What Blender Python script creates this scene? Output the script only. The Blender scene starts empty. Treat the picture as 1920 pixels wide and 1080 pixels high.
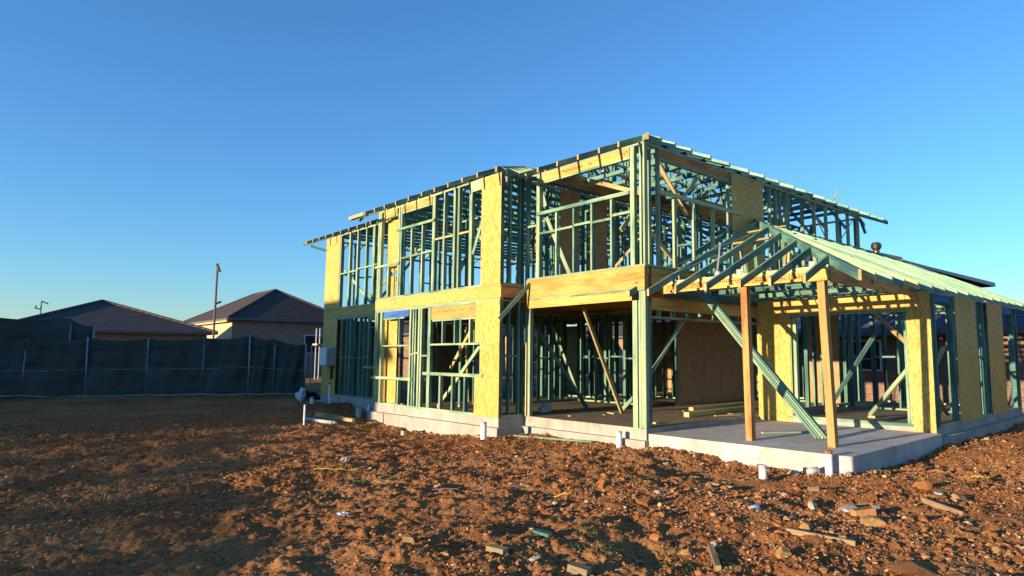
import bpy, math, random
import numpy as np
from mathutils import Vector, Matrix

random.seed(7)
rng = np.random.default_rng(7)
scene = bpy.context.scene
col = scene.collection
R = math.radians

# ------------------------------------------------------------------ camera
SUN_EL, SUN_AZ = 8.2, 6.5            # low evening sun from -X, turned 6.5 deg towards +Y
cam_d = bpy.data.cameras.new('camera')
cam = bpy.data.objects.new('camera', cam_d)
col.objects.link(cam)
yaw, pit = R(44.25), R(5.87)
fwd = Vector((math.sin(yaw)*math.cos(pit), math.cos(yaw)*math.cos(pit), math.sin(pit)))
right = Vector((math.cos(yaw), -math.sin(yaw), 0))
up = right.cross(fwd)
m = Matrix((right, up, -fwd)).transposed().to_4x4()
m.translation = Vector((-9.369, -8.02, 1.38))
cam.matrix_world = m
cam_d.sensor_width = 36
cam_d.lens = 1214.6/1920*36
cam_d.shift_x = -140/1920
cam_d.clip_end = 2000
scene.camera = cam

# ------------------------------------------------------------------ world, sun, exposure
w = bpy.data.worlds.new('World'); scene.world = w; w.use_nodes = True
nt = w.node_tree
bg = nt.nodes['Background']
sky = nt.nodes.new('ShaderNodeTexSky'); sky.sky_type = 'NISHITA'
sky.sun_disc = False
sky.sun_elevation = R(SUN_EL)
sdir = Vector((-math.cos(R(SUN_AZ)), math.sin(R(SUN_AZ)), 0))
sky.sun_rotation = math.atan2(sdir.x, sdir.y)
sky.air_density = 1.15; sky.dust_density = 0.0; sky.ozone_density = 5.6
nt.links.new(sky.outputs[0], bg.inputs[0])
bg.inputs[1].default_value = 0.15
sl = bpy.data.lights.new('sun', 'SUN'); sl.energy = 4.7; sl.angle = R(0.5); sl.color = (1.0, 0.80, 0.53)
so = bpy.data.objects.new('sun', sl); col.objects.link(so)
to_sun = Vector((sdir.x*math.cos(R(SUN_EL)), sdir.y*math.cos(R(SUN_EL)), math.sin(R(SUN_EL))))
so.rotation_euler = to_sun.to_track_quat('Z', 'Y').to_euler()
so.location = (-20, -5, 20)
vs = scene.view_settings
vs.view_transform = 'Standard'; vs.look = 'None'; vs.gamma = 1.0; vs.use_curve_mapping = False
vs.exposure = 1.12

# ------------------------------------------------------------------ material helpers
def newmat(name):
    mt = bpy.data.materials.new(name); mt.use_nodes = True
    n = mt.node_tree; b = n.nodes['Principled BSDF']
    b.inputs['Roughness'].default_value = .85
    b.inputs['Specular IOR Level'].default_value = .25
    return mt, n, b
def N(n, t, **kw):
    x = n.nodes.new(t)
    for k, v in kw.items(): setattr(x, k, v)
    return x
def ramp(n, fac, stops):
    r = N(n, 'ShaderNodeValToRGB'); e = r.color_ramp.elements
    while len(e) < len(stops): e.new(.5)
    for i, (p, c) in enumerate(stops):
        e[i].position = p; e[i].color = (*c, 1)
    n.links.new(fac, r.inputs[0]); return r.outputs[0]
def mix(n, fac, a, b, mode='MIX'):
    x = N(n, 'ShaderNodeMix', data_type='RGBA', blend_type=mode)
    for i, v in ((0, fac), (6, a), (7, b)):
        if hasattr(v, 'links') or isinstance(v, bpy.types.NodeSocket): n.links.new(v, x.inputs[i])
        elif i == 0: x.inputs[0].default_value = v
        else: x.inputs[i].default_value = (*v, 1)
    return x.outputs[2]
def noise(n, vec, scale, detail=3, rough=.55, sc=None, fac=True):
    if sc is not None:
        mp = N(n, 'ShaderNodeMapping'); mp.inputs['Scale'].default_value = sc
        n.links.new(vec, mp.inputs[0]); vec = mp.outputs[0]
    x = N(n, 'ShaderNodeTexNoise'); x.inputs['Scale'].default_value = scale
    x.inputs['Detail'].default_value = detail; x.inputs['Roughness'].default_value = rough
    n.links.new(vec, x.inputs['Vector'])
    return x.outputs['Fac']
def attr(n, name, out='Fac'):
    a = N(n, 'ShaderNodeAttribute', attribute_name=name); return a.outputs[out]
def bump(n, b, h, s, d=.01):
    x = N(n, 'ShaderNodeBump'); x.inputs['Strength'].default_value = s; x.inputs['Distance'].default_value = d
    n.links.new(h, x.inputs['Height']); n.links.new(x.outputs[0], b.inputs['Normal'])

def timber(name, pale, mid, dark, end, rough=.8):
    """grain runs along the local x of the stored board coordinates 'lc'"""
    mt, n, b = newmat(name)
    lc = attr(n, 'lc', 'Vector'); rnd = attr(n, 'rnd'); en = attr(n, 'end')
    g = noise(n, lc, 1, 4, .6, (1.3, 34, 34))
    bl = noise(n, lc, 1, 3, .6, (1.1, 5, 5))
    base = ramp(n, bl, [(.38, dark), (.5, mid), (.61, pale)])
    add = N(n, 'ShaderNodeMath', operation='MULTIPLY_ADD'); add.inputs[1].default_value = .9; add.inputs[2].default_value = -.15
    n.links.new(rnd, add.inputs[0]); add.use_clamp = True
    base = mix(n, add.outputs[0], base, pale)
    gr = ramp(n, g, [(.3, (.62, .62, .62)), (.55, (1, 1, 1))])
    c = mix(n, .75, base, gr, 'MULTIPLY')
    kn = N(n, 'ShaderNodeTexVoronoi'); mp = N(n, 'ShaderNodeMapping'); mp.inputs['Scale'].default_value = (2.4, 9, 9)
    n.links.new(lc, mp.inputs[0]); n.links.new(mp.outputs[0], kn.inputs['Vector']); kn.inputs['Scale'].default_value = 1
    kk = ramp(n, kn.outputs['Distance'], [(.05, (.35, .26, .16)), (.13, (1, 1, 1))])
    c = mix(n, .8, c, kk, 'MULTIPLY')
    fr = N(n, 'ShaderNodeMath', operation='MULTIPLY'); fr.inputs[1].default_value = 7.31; n.links.new(rnd, fr.inputs[0])
    f2 = N(n, 'ShaderNodeMath', operation='FRACT'); n.links.new(fr.outputs[0], f2.inputs[0])
    c = mix(n, 1.0, c, ramp(n, f2.outputs[0], [(.0, (.72, .74, .78)), (.5, (.95, .96, .95)), (1.0, (1.16, 1.12, 1.04))]), 'MULTIPLY')
    c = mix(n, en, c, end)
    n.links.new(c, b.inputs['Base Color']); b.inputs['Roughness'].default_value = rough
    bump(n, b, g, .25, .004)
    return mt
M = {}
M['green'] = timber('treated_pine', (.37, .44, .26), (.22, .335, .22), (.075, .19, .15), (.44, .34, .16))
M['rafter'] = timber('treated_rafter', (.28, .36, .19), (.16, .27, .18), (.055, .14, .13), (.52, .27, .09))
M['pale_green'] = timber('pale_green_pine', (.34, .47, .32), (.22, .38, .28), (.10, .26, .24), (.45, .36, .18))
M['teal'] = timber('teal_pine', (.14, .27, .20), (.07, .17, .145), (.035, .10, .115), (.50, .36, .16))  # blue-stained pine; also stands in for shade on inner studs and trusses
M['yellow'] = timber('raw_pine', (.55, .44, .20), (.50, .36, .15), (.38, .24, .09), (.58, .42, .18))
M['post'] = timber('red_pine_post', (.64, .35, .12), (.56, .27, .085), (.38, .15, .045), (.55, .33, .13))
M['lvl'] = timber('laminated_veneer', (.56, .36, .105), (.50, .29, .075), (.38, .19, .045), (.42, .23, .07))
M['blue'] = timber('blue_lintel', (.06, .17, .50), (.05, .14, .44), (.04, .11, .36), (.06, .13, .35))
M['grey_wood'] = timber('weathered_wood', (.32, .24, .14), (.25, .18, .10), (.16, .11, .06), (.32, .23, .12))

def m_osb():
    mt, n, b = newmat('osb_board')
    lc = attr(n, 'lc', 'Vector')
    f1 = noise(n, lc, 1, 2, .6, (9, 38, 38)); f2 = noise(n, lc, 1, 3, .6, (1.3, 2.2, 2.2)); f3 = noise(n, lc, 1, 2, .6, (34, 90, 90))
    c = ramp(n, f1, [(.30, (.40, .225, .052)), (.5, (.61, .395, .10)), (.72, (.73, .525, .17))])
    c = mix(n, .5, c, ramp(n, f3, [(.36, (.62, .52, .40)), (.56, (1, 1, 1))]), 'MULTIPLY')
    c = mix(n, .5, c, ramp(n, f2, [(.35, (.78, .74, .66)), (.65, (1, 1, 1))]), 'MULTIPLY')
    n.links.new(c, b.inputs['Base Color']); b.inputs['Roughness'].default_value = .6
    bump(n, b, f1, .25, .003)
    return mt
M['osb'] = m_osb()

def m_conc(name, a, bcol, sc=1.0):
    mt, n, b = newmat(name)
    tc = N(n, 'ShaderNodeTexCoord').outputs['Object']
    f = noise(n, tc, 1.3*sc, 5, .6); g = noise(n, tc, 28*sc, 4, .7); st = noise(n, tc, 1, 3, .6, (3, 3, .7))
    c = ramp(n, f, [(.3, a), (.7, bcol)])
    c = mix(n, .5, c, ramp(n, g, [(.3, (.7, .68, .64)), (.6, (1, 1, 1))]), 'MULTIPLY')
    c = mix(n, .5, c, ramp(n, st, [(.35, (.72, .66, .58)), (.6, (1, 1, 1))]), 'MULTIPLY')
    sp = noise(n, tc, 2.2*sc, 5, .75)                      # splashes of red mud
    mk = ramp(n, sp, [(.55, (0, 0, 0)), (.72, (.5, .5, .5))]); c = mix(n, mk, c, (.20, .10, .05))
    n.links.new(c, b.inputs['Base Color']); bump(n, b, g, .35, .006)
    return mt
M['conc'] = m_conc('concrete', (.32, .30, .265), (.45, .42, .37))
M['conc_pale'] = m_conc('pale_new_concrete', (.40, .385, .36), (.55, .53, .49))
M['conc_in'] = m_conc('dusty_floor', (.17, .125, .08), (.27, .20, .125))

M['brownboard'] = None
def simple(name, c, rough=.6, metal=0, var=.25, sc=6):
    mt, n, b = newmat(name)
    tc = N(n, 'ShaderNodeTexCoord').outputs['Object']
    f = noise(n, tc, sc, 4, .6)
    d = tuple(x*(1-var) for x in c)
    n.links.new(ramp(n, f, [(.3, d), (.65, c)]), b.inputs['Base Color'])
    b.inputs['Roughness'].default_value = rough; b.inputs['Metallic'].default_value = metal
    return mt
M['brownboard'] = simple('brown_board', (.42, .26, .12), .7, 0, .3, 5)
M['pvc'] = simple('white_pvc', (.78, .77, .74), .45, 0, .18, 9)
M['pvc_beige'] = simple('beige_pvc', (.50, .46, .38), .5)
M['black'] = simple('black_plastic', (.03, .03, .03), .5)
M['galv'] = simple('galvanised_steel', (.30, .31, .33), .55, .3)
M['strapm'] = simple('steel_strap', (.60, .60, .66), .35, .6)
M['grey_box'] = simple('grey_painted_metal', (.42, .45, .45), .45)
M['white'] = simple('white_paint', (.75, .75, .73), .5)
M['ink'] = simple('dark_ink', (.07, .045, .03), .8)
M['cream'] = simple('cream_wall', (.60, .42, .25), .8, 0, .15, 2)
M['gutter'] = simple('dark_gutter', (.13, .12, .13), .4)
M['fascia'] = simple('brown_fascia', (.10, .05, .04), .6)
M['cloth_bag'] = simple('white_plastic_bag', (.70, .71, .75), .5, 0, .3, 14)
M['yellow_strap'] = simple('yellow_plastic_strap', (.62, .50, .06), .4)
M['string'] = simple('violet_string', (.20, .19, .30), .7)
M['pole'] = simple('steel_pole', (.30, .32, .36), .5, .4)
M['wood_pole'] = simple('wood_pole', (.16, .12, .09), .9)
M['glass'] = simple('dark_window', (.03, .035, .04), .1)
M['copper'] = simple('bronze_metal', (.35, .22, .13), .3, .9, .4, 3)
M['car'] = simple('black_car_paint', (.02, .02, .025), .2)
M['grassm'] = simple('grass_blade', (.08, .16, .03), .7, 0, .4, 30)
M['drygrass'] = simple('dry_grass_blade', (.40, .27, .10), .8, 0, .4, 30)

def m_brick(name, c1, c2, mort):
    mt, n, b = newmat(name)
    tc = N(n, 'ShaderNodeTexCoord').outputs['Object']
    sp = N(n, 'ShaderNodeSeparateXYZ'); n.links.new(tc, sp.inputs[0])
    ad = N(n, 'ShaderNodeMath', operation='ADD'); n.links.new(sp.outputs[0], ad.inputs[0]); n.links.new(sp.outputs[1], ad.inputs[1])
    cb = N(n, 'ShaderNodeCombineXYZ'); n.links.new(ad.outputs[0], cb.inputs[0]); n.links.new(sp.outputs[2], cb.inputs[1])
    br = N(n, 'ShaderNodeTexBrick'); n.links.new(cb.outputs[0], br.inputs['Vector'])
    br.inputs['Scale'].default_value = 1; br.inputs['Brick Width'].default_value = .24; br.inputs['Row Height'].default_value = .086
    br.inputs['Mortar Size'].default_value = .006
    br.inputs['Color1'].default_value = (*c1, 1); br.inputs['Color2'].default_value = (*c2, 1); br.inputs['Mortar'].default_value = (*mort, 1)
    n.links.new(br.outputs['Color'], b.inputs['Base Color'])
    return mt
M['brick'] = m_brick('brown_brick', (.24, .13, .08), (.16, .085, .06), (.28, .24, .20))
M['brick_d'] = m_brick('tan_brown_brick', (.30, .19, .13), (.23, .145, .10), (.27, .20, .15))

def m_roof(name, a, bcol):
    mt, n, b = newmat(name)
    tc = N(n, 'ShaderNodeTexCoord').outputs['Object']
    wv = N(n, 'ShaderNodeTexWave', wave_type='BANDS', bands_direction='Z'); wv.inputs['Scale'].default_value = 2.6; wv.inputs['Distortion'].default_value = .2
    n.links.new(tc, wv.inputs['Vector'])
    f = noise(n, tc, 2.5, 4, .7)
    c = ramp(n, f, [(.3, a), (.7, bcol)])
    c = mix(n, .45, c, ramp(n, wv.outputs['Fac'], [(.1, (.55, .55, .55)), (.5, (1, 1, 1))]), 'MULTIPLY')
    n.links.new(c, b.inputs['Base Color']); b.inputs['Roughness'].default_value = .7
    bump(n, b, wv.outputs['Fac'], .5, .05)
    return mt
M['roof_grey'] = m_roof('grey_tile_roof', (.060, .047, .045), (.09, .070, .066))
M['roof_brown'] = m_roof('dark_brown_tile_roof', (.05, .036, .034), (.08, .055, .05))
M['roof_blue'] = m_roof('blue_tile_roof', (.05, .047, .075), (.08, .075, .115))

def m_cloth(name, c, hole):
    mt, n, b = newmat(name)
    tc = N(n, 'ShaderNodeTexCoord').outputs['Object']
    f = noise(n, tc, 1, 4, .6, (.5, .5, 2.2))
    cc = ramp(n, f, [(.3, tuple(x*.45 for x in c)), (.7, c)])
    n.links.new(cc, b.inputs['Base Color']); b.inputs['Roughness'].default_value = .9
    tr = N(n, 'ShaderNodeBsdfTransparent'); ms = N(n, 'ShaderNodeMixShader')
    h = ramp(n, noise(n, tc, 1, 3, .6, (.35, .35, 1.6)), [(.42, (hole*.05,)*3), (.58, (hole*1.9,)*3)])
    n.links.new(h, ms.inputs[0])
    n.links.new(b.outputs[0], ms.inputs[1]); n.links.new(tr.outputs[0], ms.inputs[2])
    n.links.new(ms.outputs[0], n.nodes['Material Output'].inputs[0])
    return mt
M['cloth'] = m_cloth('green_shade_cloth', (.072, .095, .090), 0)
M['cloth2'] = m_cloth('thin_shade_cloth', (.05, .08, .07), .38)  # for the unseen fence; see-through patches shaped to dapple sun on the yard
M['cloth_olive'] = m_cloth('olive_shade_cloth', (.050, .055, .042), .04)

def m_dirt():
    mt, n, b = newmat('red_earth')
    ge = N(n, 'ShaderNodeNewGeometry').outputs['Position']
    f = noise(n, ge, .45, 5, .6); g = noise(n, ge, 9, 5, .7); h = noise(n, ge, 55, 3, .7)
    c = ramp(n, f, [(.32, (.225, .096, .036)), (.5, (.315, .140, .052)), (.68, (.35, .185, .08))])
    c = mix(n, .65, c, ramp(n, g, [(.32, (.55, .50, .46)), (.52, (1, .98, .95)), (.75, (1.35, 1.3, 1.2))]), 'MULTIPLY')
    c = mix(n, .5, c, ramp(n, h, [(.35, (.7, .66, .62)), (.6, (1.1, 1.1, 1.1))]), 'MULTIPLY')
    n.links.new(c, b.inputs['Base Color']); b.inputs['Roughness'].default_value = .95; b.inputs['Specular IOR Level'].default_value = .1
    ad = N(n, 'ShaderNodeMath', operation='MULTIPLY_ADD'); ad.inputs[1].default_value = .35
    n.links.new(h, ad.inputs[0]); n.links.new(g, ad.inputs[2])
    bump(n, b, ad.outputs[0], .9, .03)
    return mt
M['dirt'] = m_dirt()
def m_clod():
    mt, n, b = newmat('earth_clods')
    a = attr(n, 'tint', 'Color'); ge = N(n, 'ShaderNodeNewGeometry').outputs['Position']
    g = noise(n, ge, 70, 3, .7)
    c = mix(n, .6, a, ramp(n, g, [(.3, (.6, .58, .55)), (.65, (1.15, 1.15, 1.15))]), 'MULTIPLY')
    n.links.new(c, b.inputs['Base Color']); b.inputs['Roughness'].default_value = .95; b.inputs['Specular IOR Level'].default_value = .1
    bump(n, b, g, .6, .01)
    return mt
M['clod'] = m_clod()
def rockmat(name, a, c, sc=14):
    mt, n, b = newmat(name)
    tc = N(n, 'ShaderNodeTexCoord').outputs['Object']
    f = noise(n, tc, sc, 5, .7); g = noise(n, tc, sc*5, 3, .7)
    n.links.new(ramp(n, f, [(.35, a), (.62, c)]), b.inputs['Base Color']); bump(n, b, g, .6, .01)
    b.inputs['Roughness'].default_value = .95
    return mt
M['rock_red'] = rockmat('red_stone', (.22, .08, .03), (.33, .135, .045))
M['rock_tan'] = rockmat('tan_stone', (.26, .14, .055), (.38, .22, .09))
M['rock_white'] = rockmat('pale_stone', (.30, .25, .19), (.50, .45, .36))
M['brick_loose'] = rockmat('orange_brick', (.36, .17, .07), (.46, .23, .10))

# ------------------------------------------------------------------ object helpers
def tag(o, label=None, cat=None, group=None, kind=None):
    if label: o['label'] = label
    if cat: o['category'] = cat
    if group: o['group'] = group
    if kind: o['kind'] = kind
    return o
WL = {}
def empty(name, loc, label=None, cat=None, group=None):
    o = bpy.data.objects.new(name, None); col.objects.link(o); o.empty_display_size = .2
    o.location = loc; WL[o.name] = Vector(loc)
    return tag(o, label, cat, group)

class MB:
    """collects boards and boxes; every board carries its own grain coordinates"""
    def __init__(s): s.v = []; s.f = []; s.lc = []; s.rn = []; s.en = []; s.n = 0; s.ink0 = None
    def hexa(s, pts, lcs, ends=(0, 1)):
        """pts: 8 corners ordered end0 (4) then end1 (4)"""
        b = s.n; off = rng.random(3)*40; r = rng.random()
        for p, l in zip(pts, lcs):
            s.v.append(tuple(p)); s.lc.append((l[0]+off[0], l[1]+off[1], l[2]+off[2])); s.rn.append(r)
        fs = [(3, 2, 1, 0), (4, 5, 6, 7), (0, 1, 5, 4), (1, 2, 6, 5), (2, 3, 7, 6), (3, 0, 4, 7)]
        for i, f in enumerate(fs):
            s.f.append(tuple(b+k for k in f)); s.en.append(1.0 if i < 2 else 0.0)
        s.n += 8; return s
    def beam(s, p, q, wd, dp, upv=(0, 0, 1)):
        p = Vector(p); q = Vector(q); a = (q-p); L = a.length; a.normalize()
        u = Vector(upv)
        if abs(a.dot(u)) > .98: u = Vector((0, 1, 0))
        sd = a.cross(u).normalized(); u = sd.cross(a).normalized()
        pts = []; lcs = []
        for e, x in ((p, 0), (q, L)):
            for i, j in ((-1, -1), (1, -1), (1, 1), (-1, 1)):
                pts.append(e+sd*(i*wd/2)+u*(j*dp/2)); lcs.append((x, i*wd/2, j*dp/2))
        return s.hexa(pts, lcs)
    def box(s, x0, x1, y0, y1, z0, z1):
        dx, dy, dz = x1-x0, y1-y0, z1-z0
        c = ((x0+x1)/2, (y0+y1)/2, (z0+z1)/2)
        if dz >= dx and dz >= dy: return s.beam((c[0], c[1], z0), (c[0], c[1], z1), dx, dy, (0, 1, 0))
        if dy >= dx: return s.beam((c[0], y0, c[2]), (c[0], y1, c[2]), dx, dz)
        return s.beam((x0, c[1], c[2]), (x1, c[1], c[2]), dy, dz)
    def rafter(s, p, q, wd, dp):
        """p, q: top line ends; plumb-cut ends"""
        p = Vector(p); q = Vector(q); a = q-p; L = a.length
        h = Vector((a.x, a.y, 0)).normalized(); sd = Vector((h.y, -h.x, 0)); v = dp/max(.3, math.hypot(a.x, a.y)/L)
        pts = []; lcs = []
        for e, x in ((p, 0), (q, L)):
            for i, z in ((-1, -v), (1, -v), (1, 0), (-1, 0)):
                pts.append(e+sd*(i*wd/2)+Vector((0, 0, z))); lcs.append((x, i*wd/2, z))
        return s.hexa(pts, lcs)
    def build(s, name, mat, parent=None, label=None, kind=None, bev=0):
        V = np.array(s.v); c = (V.min(0)+V.max(0))/2
        me = bpy.data.meshes.new(name)
        me.from_pydata([tuple(x) for x in (V-c)], [], s.f)
        a = me.attributes.new('lc', 'FLOAT_VECTOR', 'POINT'); a.data.foreach_set('vector', np.array(s.lc, 'f').ravel())
        a = me.attributes.new('rnd', 'FLOAT', 'POINT'); a.data.foreach_set('value', np.array(s.rn, 'f'))
        a = me.attributes.new('end', 'FLOAT', 'FACE'); a.data.foreach_set('value', np.array(s.en, 'f'))
        me.materials.append(M[mat] if isinstance(mat, str) else mat)
        if s.ink0 is not None:                                 # printing on the board: dark faces of the same mesh
            me.materials.append(M['ink']); me.polygons.foreach_set('material_index', [0 if i < s.ink0 else 1 for i in range(len(s.f))])
        me.validate(); me.update()
        o = bpy.data.objects.new(name, me); col.objects.link(o)
        place(o, c, parent); tag(o, label, None, None, kind)
        if bev:
            bm_ = o.modifiers.new('edge', 'BEVEL'); bm_.width = bev; bm_.segments = 2
        return o
def place(o, c, parent):
    c = Vector(c); WL[o.name] = c
    if parent is not None:
        o.parent = parent; o.location = c-WL[parent.name]
    else: o.location = c
def raw(name, verts, faces, mat, parent=None, smooth=False, origin=None):
    V = np.array(verts, float); c = (V.min(0)+V.max(0))/2 if origin is None else np.array(origin)
    me = bpy.data.meshes.new(name); me.from_pydata([tuple(x) for x in (V-c)], [], faces)
    me.materials.append(M[mat] if isinstance(mat, str) else mat); me.validate(); me.update()
    if smooth: me.polygons.foreach_set('use_smooth', [True]*len(me.polygons))
    o = bpy.data.objects.new(name, me); col.objects.link(o); place(o, c, parent); return o
def lathe(prof, c, seg=20, axis=(0, 0, 1)):
    """prof: list of (r, h)"""
    a = Vector(axis).normalized(); t = a.orthogonal().normalized(); b2 = a.cross(t)
    vs_, fs = [], []
    for r, h in prof:
        for k in range(seg):
            an = 2*math.pi*k/seg
            vs_.append(tuple(Vector(c)+a*h+(t*math.cos(an)+b2*math.sin(an))*r))
    for i in range(len(prof)-1):
        for k in range(seg):
            fs.append((i*seg+k, i*seg+(k+1) % seg, (i+1)*seg+(k+1) % seg, (i+1)*seg+k))
    return vs_, fs
def tube(pts, r, seg=8):
    vs_, fs = [], []; P = [Vector(p) for p in pts]
    for i, p in enumerate(P):
        a = (P[min(i+1, len(P)-1)]-P[max(i-1, 0)]).normalized(); t = a.orthogonal().normalized(); b2 = a.cross(t)
        for k in range(seg):
            an = 2*math.pi*k/seg; vs_.append(tuple(p+(t*math.cos(an)+b2*math.sin(an))*r))
    for i in range(len(P)-1):
        for k in range(seg): fs.append((i*seg+k, i*seg+(k+1) % seg, (i+1)*seg+(k+1) % seg, (i+1)*seg+k))
    fs.append(tuple(range(seg))[::-1]); fs.append(tuple((len(P)-1)*seg+k for k in range(seg)))
    return vs_, fs

# ------------------------------------------------------------------ ground
def hash2(ix, iy, seed):
    h = (ix.astype(np.int64)*374761393+iy.astype(np.int64)*668265263+seed*1442695041) & 0x7fffffff
    h = (h ^ (h >> 13))*1274126177 & 0x7fffffff
    return ((h ^ (h >> 16)) & 0xffff)/65535.0
def vnoise(x, y, seed=0):
    ix = np.floor(x); iy = np.floor(y); fx = x-ix; fy = y-iy
    fx = fx*fx*fx*(fx*(fx*6-15)+10); fy = fy*fy*fy*(fy*(fy*6-15)+10)
    a = hash2(ix, iy, seed); b = hash2(ix+1, iy, seed); c = hash2(ix, iy+1, seed); d = hash2(ix+1, iy+1, seed)
    return (a*(1-fx)+b*fx)*(1-fy)+(c*(1-fx)+d*fx)*fy-.5
def gbase(x, y):
    x = np.asarray(x, float); y = np.asarray(y, float)
    z = -.345+0*x
    z = z-.19*np.exp(-((x+1.2)**2/4.5+(y-6.3)**2/14))
    z = z+.17*np.exp(-((x+.6)**2/2.0+(y-12.6)**2/3.0))
    t = np.clip((y-13)/8, 0, 1); z = z+.2*t*t*(3-2*t)
    z = z+.05*np.exp(-((x-3)**2/12+(y+6)**2/3))
    xs_, ys_ = x*.5+y*.87, x*.87-y*.5
    z = z+.12*vnoise(x/2.6+.3, y/2.6, 1)+.095*vnoise(xs_/.75, ys_/2.0, 2)
    return z
def gz(x, y):
    x = np.asarray(x, float); y = np.asarray(y, float)
    xr, yr = x*.94-y*.34, x*.34+y*.94
    rough = .55+.9*np.clip(vnoise(x/1.7, y/1.7, 9)+.5, 0, 1)
    z = gbase(x, y)+rough*(.060*vnoise(xr/.36, yr/.36, 3)+.050*vnoise(x/.17, y/.17, 4)+.040*np.abs(vnoise(xr/.10, yr/.10, 5))+.032*np.abs(vnoise(x/.058, y/.058, 6))+.012*vnoise(xr/.035, yr/.035, 7)-.02)
    inside = (x > .05) & (x < 10.3) & (y > -3.6) & (y < 14.9)
    z = np.where(inside, np.minimum(z, -.4), z)
    far = np.clip((np.hypot(x, y)-34)/20, 0, 1)
    return z*(1-far)+far*(-.25)
def gh(x, y): return float(gz(np.array([x]), np.array([y]))[0])
def lines(segs):
    out = [segs[0][0]]
    for a, b, st in segs:
        k = max(1, int(round((b-a)/st))); out += list(a+(b-a)*(np.arange(1, k+1)/k))
    return np.array(out)
gx = lines([(-700, -60, 90), (-60, -20, 4), (-20, -10.5, .35), (-10.5, -9.5, .05), (-9.5, 2.0, .02), (2.0, 12, .08), (12, 40, 2), (40, 700, 90)])
gy = lines([(-500, -40, 90), (-40, -12, 3), (-12, -7, .12), (-7, 4, .02), (4, 13, .06), (13, 24, .2), (24, 60, 3), (60, 900, 100)])
GX, GY = np.meshgrid(gx, gy)
GZ = gz(GX, GY)
nx, ny = len(gx), len(gy)
me = bpy.data.meshes.new('ground')
V = np.stack([GX.ravel(), GY.ravel(), GZ.ravel()], 1).astype('f')
idx = np.arange(nx*ny).reshape(ny, nx)
F4 = np.stack([idx[:-1, :-1], idx[:-1, 1:], idx[1:, 1:], idx[1:, :-1]], -1).reshape(-1, 4)
def fast_mesh(me, V, F, k):
    me.vertices.add(len(V)); me.vertices.foreach_set('co', V.ravel().astype('f'))
    me.loops.add(F.size); me.loops.foreach_set('vertex_index', F.ravel().astype('i'))
    me.polygons.add(len(F)); me.polygons.foreach_set('loop_start', np.arange(0, F.size, k, dtype='i'))
    me.update(calc_edges=True)
fast_mesh(me, V, F4, 4)
me.polygons.foreach_set('use_smooth', np.ones(len(F4), bool))
me.materials.append(M['dirt'])
go = bpy.data.objects.new('ground', me); col.objects.link(go); go['kind'] = 'structure'

# lumps of earth and gravel: too many to count
def ico(sub):
    t = (1+5**.5)/2
    v = [(-1, t, 0), (1, t, 0), (-1, -t, 0), (1, -t, 0), (0, -1, t), (0, 1, t), (0, -1, -t), (0, 1, -t), (t, 0, -1), (t, 0, 1), (-t, 0, -1), (-t, 0, 1)]
    f = [(0, 11, 5), (0, 5, 1), (0, 1, 7), (0, 7, 10), (0, 10, 11), (1, 5, 9), (5, 11, 4), (11, 10, 2), (10, 7, 6), (7, 1, 8), (3, 9, 4), (3, 4, 2), (3, 2, 6), (3, 6, 8), (3, 8, 9), (4, 9, 5), (2, 4, 11), (6, 2, 10), (8, 6, 7), (9, 8, 1)]
    v = [np.array(x)/np.linalg.norm(x) for x in v]
    for _ in range(sub):
        c = {}; nf = []
        def mid(a, b):
            k = (min(a, b), max(a, b))
            if k not in c:
                p = v[a]+v[b]; v.append(p/np.linalg.norm(p)); c[k] = len(v)-1
            return c[k]
        for a, b, d in f:
            x, y, z = mid(a, b), mid(b, d), mid(d, a); nf += [(a, x, z), (b, y, x), (d, z, y), (x, y, z)]
        f = nf
    return np.array(v), np.array(f)
def protos(sub, n, amp):
    v, f = ico(sub); out = []
    for _ in range(n):
        d = rng.normal(size=(9, 3)); d /= np.linalg.norm(d, axis=1)[:, None]; cut = rng.uniform(.35, .85, 9)
        p = v*(1+amp*rng.normal(size=(len(v), 1)))
        for k in range(9):                        # planar chips make the lumps angular
            s_ = p@d[k]; over = np.clip(s_-cut[k], 0, None); p = p-over[:, None]*d[k]
        out.append(p)
    return out, f
PAL = 1.22*np.array([(.26, .105, .040), (.32, .13, .048), (.21, .083, .033), (.29, .145, .062), (.34, .185, .08), (.24, .11, .045), (.40, .27, .15), (.46, .39, .29)])
PW = np.array([.24, .2, .18, .14, .1, .1, .03, .01])
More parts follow.
